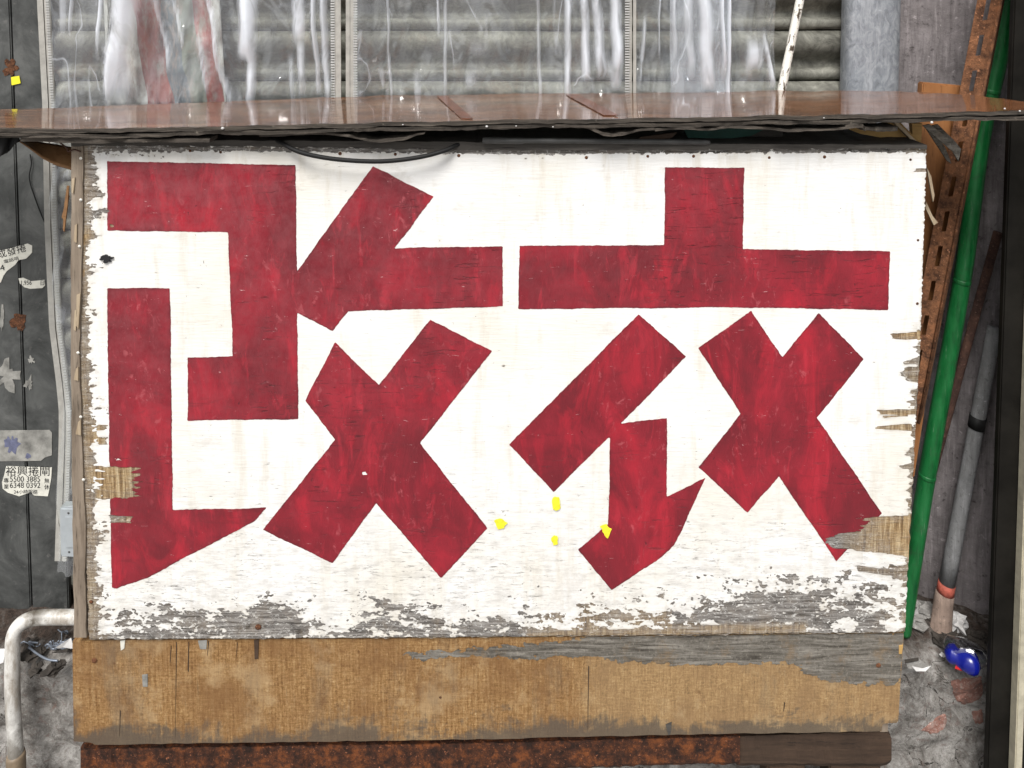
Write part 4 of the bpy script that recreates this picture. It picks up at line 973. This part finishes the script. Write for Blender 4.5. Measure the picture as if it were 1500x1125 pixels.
o = rail(118, 1084, rt, rb, 0.012, 0.03, M['rust'], 131, 0.9); o['label'] = 'rusty flaking rail under the apron'
o = rail(1079, 1306, [(1075, 1076), (1306, 1068)], [(1075, 1121), (1306, 1122)], 0.016, 0.03, M['darkwood'], 141, 0.5, True); o['label'] = 'dark brown wooden rail end'
for xa_, xb_, yt in ((1125, 1181, 1120), (1216, 1292, 1120), (130, 175, 1130), (420, 470, 1128)):
    a, b = at(xa_, yt, 0.02), at(xb_, yt, 0.02)
    v, f = box(a.x, b.x, 0.022, 0.06, 0.0, a.z + 0.004); mk('leg', v, f, M['darkwood'], cab, bevel=0.003)

# yellow paper scraps on the board
for lab, pts in (('yellow paper scrap beside the lower right stroke end of the left character', [(724, 763), (733, 759), (743, 766), (738, 774), (730, 775)]),
                 ('taller yellow paper scrap just under the slanted left stroke of the right character', [(809, 729), (819, 728), (822, 744), (815, 748), (810, 746)]),
                 ('smallest yellow paper scrap, lowest on the white paint', [(807, 788), (813, 784), (818, 787), (817, 797), (811, 799)]),
                 ('folded yellow paper scrap on the hook of the right character', [(879, 772), (888, 768), (896, 776), (890, 789), (885, 782)])):
    pts = [(pts[i][0] + (pts[(i + 1) % len(pts)][0] - pts[i][0]) * t_ + random.uniform(-.9, .9), pts[i][1] + (pts[(i + 1) % len(pts)][1] - pts[i][1]) * t_ + random.uniform(-.9, .9)) for i in range(len(pts)) for t_ in (0, .35, .7)]
    n = len(pts); V = [at(x, y, -0.0022 - random.uniform(0, .0012)) for x, y in pts]; c = sum(V, Vector()) / n + Vector((0, -0.0004, 0))
    V2 = V + [c]; Fc = [[i, (i + 1) % n, n] for i in range(n)]
    V3 = [p + Vector((0, 0.0006, 0)) for p in V2]; Fc += [[q + n + 1 for q in reversed(tr)] for tr in Fc[:n]]
    tag(mk('paper_scrap', V2 + V3, Fc, M['yellow']), lab, 'paper scrap', 'yellow paper scraps')

# ------------------------------------------------------------------ counter top
FT = [(-200, 190), (0, 187), (120, 189), (350, 184.5), (500, 180.5), (700, 176.5), (1000, 172), (1310, 167), (1420, 163.5), (1500, 161.5), (1700, 158)]
BK = [(-200, 161), (0, 160), (100, 157.5), (150, 155.5), (250, 151.5), (330, 149), (420, 145), (520, 141), (640, 139), (800, 137), (950, 135.8), (1150, 133.5), (1250, 133), (1320, 134), (1380, 136.5), (1440, 141), (1500, 148.5), (1560, 157)]
YC = -0.036
cnt = thing('counter_top', 'glossy brown plywood counter top with frayed layers above the sign', 'counter', (0, 0.04, at(750, 185, YC).z))
def counter_layer(name, dtop, thick, yoff, mat, seed, jitter, x0_=-200, x1_=1545, matb=None):
    V = []; Fc = []; pxs = list(np.arange(x0_, x1_, 4)); attr = []
    for p in pxs:
        yj = jitter * (0.0012 * float(fbm(p / 70, 2.0, 4, seed)) + 0.0002 * float(fbm(p / 8, 7.0, 3, seed + 1)))
        yy = YC + yoff + yj
        a = at(p, interp(p, FT), YC); sag = 0.0012 * float(fbm(p / 120, 9, 2, seed + 2))
        ztop = a.z - dtop + (sag if dtop > 0 else 0.3 * sag) + (0.0007 * float(fbm(p / 55, 4, 3, 7)) if dtop == 0 else 0)
        b = on_z(p, interp(p, BK), a.z); yb = max(b.y - (0.004 if dtop > 0 else 0), yy + 0.01)
        th = thick * (1 + 0.07 * jitter * float(fbm(p / 30, 3, 4, seed + 5)))
        n_ = 7
        xb = EYE.x + (a.x - EYE.x) * (yb - EYE.y) / (YC - EYE.y)
        for q in range(n_):
            t_ = q / (n_ - 1); V.append(Vector((a.x + (xb - a.x) * t_, yy + (yb - yy) * t_, ztop)))
        V += [Vector((xb, yb, ztop - th)), Vector((a.x, yy + 0.0006 * jitter, ztop - th))]
    m_ = 9
    for i in range(len(pxs) - 1):
        for q in range(m_): r_ = (q + 1) % m_; Fc.append([i * m_ + q, i * m_ + m_ + q, i * m_ + m_ + r_, i * m_ + r_])
    Fc += [list(range(m_)), [len(V) - 1 - q for q in range(m_)]]
    o = mk(name, V, Fc, mat, cnt)
    if matb:
        o.data.materials.append(matb); m9 = len(o.data.polygons)
        for i, pg in enumerate(o.data.polygons):
            if i % m_ >= n_ - 1 or i >= m9 - 2: pg.material_index = 1
    return o
counter_layer('top_sheet', 0.0, 0.0062, 0.0, M['counter'], 151, 1.0, matb=M['edge'])
counter_layer('lower_sheet', 0.0082, 0.0052, 0.0012, M['edge'], 161, 1.6)
def strand(name, path, hpx, Y, depth, mat, parent, seed, jit=0.8):
    """thin split veneer strip following a pixel path"""
    V = []; Fc = []; P = smooth_path([(x, y, 0) for x, y in path], 12)
    for i, p in enumerate(P):
        h = hpx * (1 + 0.18 * float(fbm(i / 14, 1.5, 3, seed))); j = jit * float(fbm(i / 12, 4.5, 3, seed + 1))
        yv = Y + 0.003 * float(fbm(i / 9, 8.0, 2, seed + 2))
        a, b = at(p.x, p.y + j - h / 2, yv), at(p.x, p.y + j + h / 2, yv)
        V += [a, b, b + Vector((0, depth, 0)), a + Vector((0, depth, 0))]
    for i in range(len(P) - 1):
        for q in range(4): r_ = (q + 1) % 4; Fc.append([i * 4 + q, i * 4 + 4 + q, i * 4 + 4 + r_, i * 4 + r_])
    Fc += [[0, 1, 2, 3], [len(V) - 1, len(V) - 2, len(V) - 3, len(V) - 4]]
    return mk(name, V, Fc, mat, parent)
for i, (path, h, Y) in enumerate([([(380, 199), (440, 197), (484, 196), (520, 202), (550, 206), (590, 203), (622, 194)], 3.6, -0.030), ([(325, 195), (420, 192), (520, 190), (640, 187)], 3.2, -0.033),
        ([(845, 183), (866, 189), (890, 197), (915, 196), (938, 191), (975, 189)], 3.6, -0.032), ([(960, 190), (1000, 188), (1040, 189), (1070, 186), (1120, 188), (1160, 192), (1200, 190), (1245, 188)], 3.4, -0.033),
        ([(1238, 184), (1262, 185), (1268, 190)], 7.5, -0.034), ([(1262, 188), (1290, 189), (1315, 188)], 5.5, -0.025), ([(30, 204), (120, 206), (200, 206), (307, 206)], 6.5, -0.03), ([(-20, 201), (60, 200), (140, 201), (240, 199)], 3.0, -0.033)]):
    strand('veneer_strip', path, h, Y, 0.03, M['edge'], cnt, 171 + i * 5, 0.5)
# strips of reddish tape across the top
def on_counter(px, py, lift=0.0006):
    z = at(px, interp(px, FT), YC).z
    for _ in range(3):
        p = on_z(px, py, z + lift)
    return p
for (xa_, ya_, xb_, yb_, w_) in ((640, 141, 676, 174, 19), (829, 139, 884, 169, 24)):
    q = [on_counter(xa_, ya_), on_counter(xa_ + w_ * .8, ya_), on_counter(xb_ + w_ * .9, yb_), on_counter(xb_, yb_)]
    zt2 = max(p.z for p in q) + 0.0006
    V = [Vector((p.x, p.y, p.z + 0.0007)) for p in q] + [Vector((p.x, p.y, p.z - 0.0001)) for p in q]
    mk('tape_strip', V, [[0, 3, 2, 1], [4, 5, 6, 7], [0, 1, 5, 4], [1, 2, 6, 5], [2, 3, 7, 6], [3, 0, 4, 7]], M['redtape'], cnt)
# tiny drips of white paint on the front edge
for px, dy, r in ((326, 3, 2.2), (713, 9, 1.8), (756, 9, 1), (1207, 4, 1), (1365, 14, 2), (1472, -3, 1.5), (1494, 1, 1.5), (810, 11, 1), (590, 4, 1)):
    py = interp(px, FT) + dy; c = at(px, py, YC - 0.0025)
    v, f = tube([c + Vector((-r * .0009, 0, 0)), c, c + Vector((r * .0009, 0.001, 0))], [r * .0005, r * .001, r * .0005], 6); mk('paint_drip', v, f, M['white_litter'], cnt, smooth=True)
# two dark blocks carry the counter on the cabinet lid
for x in (-0.42, 0.33):
    zc_ = at(750, 209, 0).z; px_ = x * F / 1.2 + 750
    zz_ = at(px_, interp(px_, FT), YC).z - 0.0145
    v, f = box(x, x + 0.09, 0.05, 0.12, zc_ + .0005 - .004, zz_); mk('support_block', v, f, M['lid'], cnt, bevel=0.002)

# cable, tube and bits in the gap
pts = smooth_path([at(395, 201, 0.02), at(412, 209, -0.01), at(440, 223, -0.024), at(490, 233, -0.026), at(555, 236.5, -0.026), at(610, 231, -0.024), at(650, 221, -0.016), at(675, 210, 0.0), at(700, 205, 0.03), at(730, 204, 0.05)], 10)
v, f = tube(pts, 0.0033, 12); tag(mk('black_cable', v, f, M['cable'], smooth=True), 'black cable sagging from under the counter over the white board', 'cable')
zl_ = at(730, 209, 0).z
v, f = tube([at(707, 205.5, -0.012), at(765, 206.5, -0.012), at(768, 206, -0.012), at(850, 206.5, -0.010), at(960, 207.5, -0.008), at(1036, 208.5, -0.006), at(1040, 208.5, -0.006)], [0.0048, 0.0048, 0.0040, 0.0040, 0.0040, 0.0040, 0.003], 12)
tag(mk('dark_tube', v, f, M['darktube'], smooth=True), 'dark grey tube lying on the cabinet lid beside the cable', 'tube')
v, f = prism([(1002, 190), (1030, 186), (1118, 190), (1100, 199), (1060, 204), (1010, 206)], 0.035, 0.004); tag(mk('green_sheet', v, f, M['darkgreen']), 'dark green sheet poking out under the counter', 'sheet')
v, f = prism([(938, 201), (992, 194), (985, 201), (960, 211), (930, 211)], -0.002, 0.004); tag(mk('brown_rag', v, f, M['darkwood']), 'small dark brown scrap laid across the grey tube', 'scrap')
# yellow wood brace at right corner
v, f = prism([(1240, 188), (1312, 178), (1345, 211.5), (1260, 196)], 0.05, 0.012, (0.01, 0)); tag(mk('wood_brace', v, f, M['yellowwood']), 'pale yellow plywood corner piece under the counter, right end', 'wood piece')
v, f = prism([(1308, 178), (1314, 178), (1348, 212), (1343, 213)], 0.035, 0.01); tag(mk('wood_sliver', v, f, M['splinter']), 'pale split lath beside the yellow plywood corner piece', 'wood sliver')
v, f = prism([(1336, 181), (1351, 181), (1349, 212), (1338, 214)], 0.12, 0.01); tag(mk('wood_strip', v, f, M['yellowwood']), 'short upright wood strip behind the yellow plywood corner', 'wood strip')
# bent veneer at left, black cloth
def bent(u, vv):
    x = 27 + u * 80; yt = interp(u, [(0, 206), (.25, 208), (.55, 211), (.8, 214), (1, 217)]); yb = interp(u, [(0, 207), (.2, 218), (.45, 233), (.7, 243), (1, 250)])
    return at(x, yt + (yb - yt) * vv, 0.03 - 0.03 * vv + 0.02 * u)
v, f = grid_mesh(bent, list(np.linspace(0, 1, 30)), list(np.linspace(0, 1, 8)))
o = mk('bent_veneer', v, f, M['bentveneer'], smooth=True); tag(o, 'curled brown veneer sheet beside the upper left cabinet corner', 'veneer'); sm = o.modifiers.new('thickness', 'SOLIDIFY'); sm.thickness = 0.002
def cloth(u, vv):
    x = -30 + u * 58; yt = 198; yb = interp(u, [(0, 240), (.4, 236), (.62, 226), (.8, 218), (1, 206)]) + 1.5 * math.sin(u * 19)
    return at(x, yt + (yb - yt) * vv, -0.01 + 0.006 * math.sin(u * 17 + vv * 2))
v, f = grid_mesh(cloth, list(np.linspace(0, 1, 30)), list(np.linspace(0, 1, 10)))
o = mk('black_cloth', v, f, M['blackcloth'], smooth=True); tag(o, 'black cloth hanging under the left end of the counter', 'cloth'); sm = o.modifiers.new('thickness', 'SOLIDIFY'); sm.thickness = 0.0015
for i, (p, lab) in enumerate([([(84, 206, .0), (97, 216, -.004), (100, 222, -.006), (108, 219, -.006), (118, 222, -.007)], 'dark twisted wire at the upper left nail of the board')]):
    v, f = tube(smooth_path([at(*q) for q in p], 6), 0.0011, 6); tag(mk('twisted_wire', v, f, M['rod'], smooth=True), lab, 'wire')
for i, pts in enumerate([[(94, 300), (98, 272), (101, 273), (99, 300), (94, 340), (92, 336)], [(90, 318), (99, 285), (101, 288), (93, 322)]]):
    v, f = prism(pts, 0.012 + 0.012 * i, 0.002); tag(mk('hanging_splinter', v, f, M['bentveneer']), ['longer', 'shorter'][i] + ' brown splinter hanging beside the left edge of the cabinet', 'splinter', 'brown splinters at the left edge')

# ------------------------------------------------------------------ right side: leaning things
# red-brown board
v, f = prism([(1352, 121), (1420, 127), (1424, 150), (1418, 260), (1380, 440), (1340, 700), (1330, 700), (1340, 300)], 0.205, 0.018)
tag(mk('brown_board', v, f, M['brownboard'], bevel=0.002), 'red-brown wooden board standing behind the cabinet right edge', 'board')
# slotted angle
def slotted(a, b, side, wdt, depth_dir, ridge_t=0.0022):
    """one flange: rails and bridges between the slots, from ridge line a->b"""
    ax = (b - a); L = ax.length; ax = ax / L
    wv = depth_dir.normalized(); nv = ax.cross(wv).normalized()
    def blk(s0, s1, w0, w1):
        V = []
        for t_ in (0, ridge_t):
            for s, w_ in ((s0, w0), (s1, w0), (s1, w1), (s0, w1)): V.append(a + ax * s + wv * w_ + nv * t_)
        return V, [[3, 2, 1, 0], [4, 5, 6, 7], [0, 1, 5, 4], [1, 2, 6, 5], [2, 3, 7, 6], [3, 0, 4, 7]]
    parts = [blk(0, L, 0, wdt * .42), blk(0, L, wdt * .62, wdt)]
    s = 0.012; pitch = 0.062; slot = 0.036
    prev = 0
    while s + slot < L:
        parts.append(blk(prev, s, wdt * .42, wdt * .62)); prev = s + slot; s += pitch
    parts.append(blk(prev, L, wdt * .42, wdt * .62))
    return join(*parts)
an = thing('slotted_angle', 'rusty slotted steel angle leaning beside the green pole', 'steel angle', at(1350, 620, 0.19))
ra, rb_ = at(1490, -120, 0.175), at(1345, 620, 0.17)
v, f = slotted(ra, rb_, -1, 0.036, Vector((-0.93, 0.36, -0.17))); mk('flange', v, f, M['rustangle'], an)
v, f = slotted(ra + Vector((0.0006, 0, 0)), rb_ + Vector((0.0006, 0, 0)), 1, 0.036, Vector((0.62, 0.78, 0.10))); mk('flange', v, f, M['rustangle'], an)
v, f = tube([ra + Vector((0, -.0005, 0)), rb_ + Vector((0, -.0005, 0))], 0.0025, 8); mk('ridge', v, f, M['rustangle'], an, smooth=True)
# green bamboo-like pole with nodes
P = [(1488, -100, .215), (1466, 70, .212), (1437, 205, .21), (1409, 412, .21), (1358, 697, .215), (1329, 880, .222), (1322, 925, .225)]
path = smooth_path([at(*q) for q in P], 10); rad = []
for p in path:
    rad.append(0.0142)
v, f = tube(path, rad, 20)
gp = thing('green_pole', 'long green plastic-sleeved pole leaning right of the sign', 'pole', path[-1])
mk('shaft', v, f, M['green'], gp, smooth=True)
for py in (140, 413, 700):
    i = min(range(len(path)), key=lambda q: abs((CY - (((path[q].z - EYE.z) * cp + (path[q].y - EYE.y) * sp) / ((path[q].y - EYE.y) * cp - (path[q].z - EYE.z) * sp)) * F) - py))
    t_ = (path[i + 1] - path[i - 1]).normalized(); c = path[i]
    v, f = tube([c - t_ * .004, c - t_ * .002, c, c + t_ * .002, c + t_ * .004], [.0142, .0146, .0148, .0146, .0142], 20); mk('node_ring', v, f, M['green'], gp, smooth=True)
# brown rod
v, f = tube([at(1462, 340, .225), at(1366, 690, .245), at(1335, 800, .25)], 0.0075, 10); tag(mk('brown_rod', v, f, M['rod'], smooth=True), 'thin dark brown rod leaning between green pole and grey pipe', 'rod')
# grey pipe with orange tape
gpipe = thing('grey_pipe', 'leaning grey plastic pipe with faded orange tape and beige foot', 'pipe', at(1377, 925, .24))
pa, pb = at(1457, 480, .225), at(1387, 855, .235)
v, f = tube([pa + (pb - pa) * (i / 8) for i in range(9)], [0.0115 + 0.0022 * i / 8 for i in range(9)], 18); mk('tube', v, f, M['greypipe'], gpipe, smooth=True)
dd = (pb - pa).normalized()
v, f = tube([pb - dd * .002, pb + dd * .008, pb + dd * .018], [.0142, .0144, .0150], 18); mk('tape_band', v, f, M['orange'], gpipe, smooth=True)
pe = at(1377, 926, .237)
v, f = tube([pb + dd * .017, pb + dd * .035, pe + dd * -0.012, pe + dd * -.010, pe], [.0152, .0162, .0178, .019, .0188], 18); mk('foot_sleeve', v, f, M['beige'], gpipe, smooth=True)
q = pa + (pb - pa) * .34
v, f = tube([q, q + dd * .022], [.0138, .0138], 16); mk('tape_band', v, f, M['cable'], gpipe, smooth=True)
# black panel with pale trim
YP = 0.10
bp = thing('panel_door', 'black door panel with pale metal edge at the far right', 'door panel', (at(1480, 600, YP).x, YP, 0))
xl_ = at(1459, 562, YP + 0.012).x; xm = at(1488, 562, YP - .02).x
v, f = box(xl_, xl_ + 0.30, YP, YP + 0.012, 0.0, 2.3); mk('panel', v, f, M['blackpanel'], bp, bevel=0.002)
v, f = prism([(1522, 100), (1533, 100), (1508, 840), (1498, 1125), (1488, 1400), (1477, 1400), (1487, 1125), (1497, 840)], YP - 0.018, 0.0175); mk('metal_edge', v, f, M['trim'], bp, bevel=0.0015)
# splintered strips below the counter at right
for i, pts in enumerate([[(1352, 184), (1362, 182), (1392, 205), (1408, 218), (1404, 236), (1396, 222), (1372, 202)], [(1366, 184), (1374, 182), (1400, 208), (1406, 216), (1402, 222)], [(1354, 184), (1360, 186), (1384, 214), (1394, 240), (1388, 236)],
                         [(1358, 246), (1364, 258), (1369, 286), (1367, 296), (1362, 270)], [(1357, 296), (1366, 316), (1374, 326), (1368, 330), (1356, 305)]]):
    v, f = prism(pts, 0.03 + 0.02 * (i % 3), 0.003)
    tag(mk('wood_splinter', v, f, M['splinter'] if i > 2 else M['veneer']), ['widest grey splinter hanging under the counter right of the cabinet', 'thin grey splinter nearest the rusty angle under the counter', 'long curved grey splinter nearest the cabinet corner', 'pale curved splinter beside the upper right board edge', 'lower pale splinter sticking out from the right board edge'][i], 'splinter', 'splinters at the right corner')

# ------------------------------------------------------------------ left side: box and pipe
YB = 0.178
bx = thing('switch_box', 'pale grey box cover at the foot of the left plastic strip', 'box', at(97, 817, YB))
v, f = prism([(86, 744), (116, 744), (116, 818), (88, 817)], YB, 0.02); mk('cover', v, f, M['boxgrey'], bx, bevel=0.003)
v, f = prism([(94, 757), (113, 757), (113, 803), (95, 803)], YB - 0.002, 0.003); mk('raised_panel', v, f, M['boxgrey'], bx, bevel=0.0012)
for x, y in ((100, 752), (101, 809)): nail(x, y, 0.0022, M['darktube'], bx, YB - 0.0005)
pp = thing('white_pipe', 'grubby white plastic pipe bending down beside the cabinet left', 'pipe', (at(30, 1100, .12).x, .12, 0))
pth = [at(170, 903, .185), at(110, 904, .18), at(70, 904, .175), at(48, 906, .17), at(30, 914, .163), at(20, 930, .157), at(18.5, 955, .152), at(18, 1000, .145), at(20, 1050, .137), at(23, 1102, .13), at(24, 1160, .122)]
pth = smooth_path(pth, 6); rr = 0.0118
v, f = tube(pth, rr, 20)
gr = [max(0, 1 - abs(i // 20 - 17) / 9) + max(0, 1 - abs(i // 20 - 54) / 14) * .8 for i in range(len(v))]
mk('pipe_run', v, f, M['pipe'], pp, smooth=True, attrs={'grime': gr})
v, f = tube([at(23, 1103, .13), at(23.3, 1108, .13), at(24, 1160, .122), at(26, 1300, .11)], [.0135, .0148, .015, .015], 20); mk('socket', v, f, M['socket'], pp, smooth=True)

# litter on the step, left
def crumple(cx, cy, z, r, seed, flat=0.5, mat='white_litter', name='paper_bit', label='', cat='litter', group=None, n=9, sx=1.0):
    c = on_z(cx, cy, z); V = []; Fc = []; m_ = 7
    for j in range(m_ + 1):
        th = math.pi * j / m_
        for k_ in range(n):
            ph = 2 * math.pi * k_ / n
            q = r * (1 + 0.42 * float(fbm(math.cos(ph) * math.sin(th) * 2 + seed, math.sin(ph) * math.sin(th) * 2 + math.cos(th) * 2, 3, seed)))
            V.append(c + Vector((sx * q * math.sin(th) * math.cos(ph), q * math.sin(th) * math.sin(ph), flat * (r + q * math.cos(th)) - 0.002)))
    for j in range(m_):
        for k_ in range(n): l = (k_ + 1) % n; Fc.append([j * n + k_, (j + 1) * n + k_, (j + 1) * n + l, j * n + l])
    o = mk(name, V, Fc, M[mat]); tag(o, label, cat, group); return o
wt = []
for s in range(16):
    cx, cy = random.uniform(42, 84), random.uniform(950, 990)
    p0 = on_z(cx, cy, STEP_Z + .006); P = []
    ang = random.uniform(0, 6.28)
    for i in range(7):
        ang += random.uniform(-1.5, 1.5); p0 = p0 + Vector((math.cos(ang) * 0.009, math.sin(ang) * 0.009, 0)); P.append(Vector((p0.x, min(max(p0.y, .19), .27), STEP_Z + random.uniform(.003, .02))))
    wt.append(tube(smooth_path(P, 4), random.choice([.0009, .0012, .0016]), 6))
P = [on_z(x, y, STEP_Z + .012) for x, y in ((42, 948), (55, 958), (70, 966), (85, 968))]; wt.append(tube(smooth_path(P, 5), .0018, 6))
v, f = join(*wt); tag(mk('wire_tangle', v, f, M['wire'], smooth=True), 'tangle of bluish grey wire on the step beside the white pipe', 'wire')
for i, (cx, cy, r) in enumerate([(45, 962, .014), (75, 985, .013), (50, 985, .012), (88, 976, .01), (40, 945, .011), (62, 955, .009)]):
    crumple(cx, cy, STEP_Z, r, 200 + i, .45, 'litter', 'litter_clump', ['dark litter clump at the upper left of the wire tangle','dark litter clump at the lower right of the wire tangle','dark litter clump at the lower left of the wire tangle','dark litter clump right of the wire tangle, nearest the cabinet','dark litter clump above the wire tangle, under the pipe bend','smallest dark litter clump in the middle of the wire tangle'][i], 'litter', 'dark litter clumps by the white pipe')
def shard(pts, lift, mat, name, label, cat, group=None):
    V = [on_z(x, y, STEP_Z + l) for (x, y), l in zip(pts, lift)]; n = len(V)
    V2 = [p + Vector((0, 0.0003, -0.0012)) for p in V]
    Fc = [list(range(n)), list(range(2 * n - 1, n - 1, -1))] + [[(i + 1) % n, i, n + i, n + (i + 1) % n] for i in range(n)]
    o = mk(name, V + V2, Fc, M[mat]); return tag(o, label, cat, group)
shard([(78, 951), (104, 934), (108, 950), (92, 948)], (.004, .03, .016, .008), 'white_litter', 'paper_bit', 'white torn paper bit leaning at the cabinet lower left corner', 'paper')
shard([(76, 956), (100, 949), (98, 955)], (.002, .006, .002), 'litter', 'bark_bit', 'dark sliver lying under the white paper bit', 'scrap')
shard([(-12, 951), (8, 950), (5, 970), (-12, 977)], (.02, .02, .008, .004), 'white_litter', 'paper_bit', 'white paper at the left edge behind the white pipe', 'paper')
# litter at right
cl = [(1352, 900, .022, 'rubble', 'grey rubble lump behind the green pole foot'), (1340, 915, .016, 'rubble', 'small grey rubble lump at the cabinet right corner'), (1366, 912, .014, 'litter', 'dark rubble lump left of the pipe foot')]
for i, (cx, cy, r, mt, lab) in enumerate(cl): crumple(cx, cy, STEP_Z, r, 230 + i, .5, mt, 'rubble_lump', lab, 'rubble', 'rubble at the pipe foot')
crumple(1401, 918, STEP_Z + .004, .017, 241, .7, 'white_litter', 'crumpled_paper', 'crumpled white paper right of the pipe foot', 'paper', n=13)
shard([(1330, 907), (1344, 890), (1346, 900), (1336, 905)], (.006, .03, .012, .004), 'white_litter', 'plastic_shard', 'pale translucent shard beside the green pole foot', 'shard')
for i, (cx, cy) in enumerate([(1390, 933), (1415, 940), (1430, 946), (1376, 938), (1422, 930), (1438, 935)]): crumple(cx, cy, STEP_Z, .012, 250 + i, .4, 'litter', 'litter_clump', ['dark litter clump touching the right side of the pipe foot','dark litter clump just behind the blue pouch','dark litter clump between blue pouch and black panel','dark litter clump directly in front of the pipe foot','dark litter clump below the crumpled white paper','dark litter clump nearest the black panel edge'][i], 'litter', 'dark litter clumps by the black panel')
shard([(1326, 968), (1346, 965), (1352, 970), (1362, 976), (1350, 981), (1330, 979)], (.004, .006, .004, .002, .003, .003), 'rubble', 'torn_paper', 'flat grey torn paper on the step right of the apron', 'paper')
shard([(1336, 976), (1352, 979), (1364, 975), (1356, 983), (1342, 983)], (.006, .006, .008, .004, .004), 'white_litter', 'torn_paper', 'pale paper strip curled on the step right of the apron', 'paper')
shard([(1325, 966), (1345, 963), (1346, 967), (1326, 971)], (.012, .014, .01, .008), 'litter', 'dark_strip', 'short dark strip above the torn paper on the step', 'scrap')
crumple(1381, 960, STEP_Z, .004, 261, .6, 'white_litter', 'pebble', 'tiny pale pebble left of the blue pouch', 'pebble')
# blue pouch in clear wrap + red bit
bl_ = thing('blue_pouch', 'blue plastic pouch in clear wrap on the step by the black panel', 'pouch', on_z(1408, 965, STEP_Z))
P = [on_z(x, y, STEP_Z + .017) for x, y in ((1384, 952), (1389, 955), (1396, 958), (1402, 962), (1410, 966), (1420, 970), (1428, 974), (1433, 976), (1436, 977))]
v, f = tube(P, [.006, .014, .0165, .013, .0165, .0185, .017, .0125, .004], 18); mk('body', v, f, M['blue'], bl_, smooth=True)
P = [on_z(x, y, STEP_Z + .024) for x, y in ((1381, 942), (1387, 944), (1398, 949), (1412, 953), (1428, 960), (1440, 967), (1445, 972))]
v, f = tube(P, [.003, .015, .0175, .019, .0195, .015, .004], 18, jit=.02); mk('wrap', v, f, M['clear'], bl_, smooth=True)
shard([(1401, 972), (1426, 980), (1425, 987), (1399, 979)], (.010, .010, .007, .007), 'redbit', 'red_bit', 'flat red plastic piece under the blue pouch', 'plastic piece')
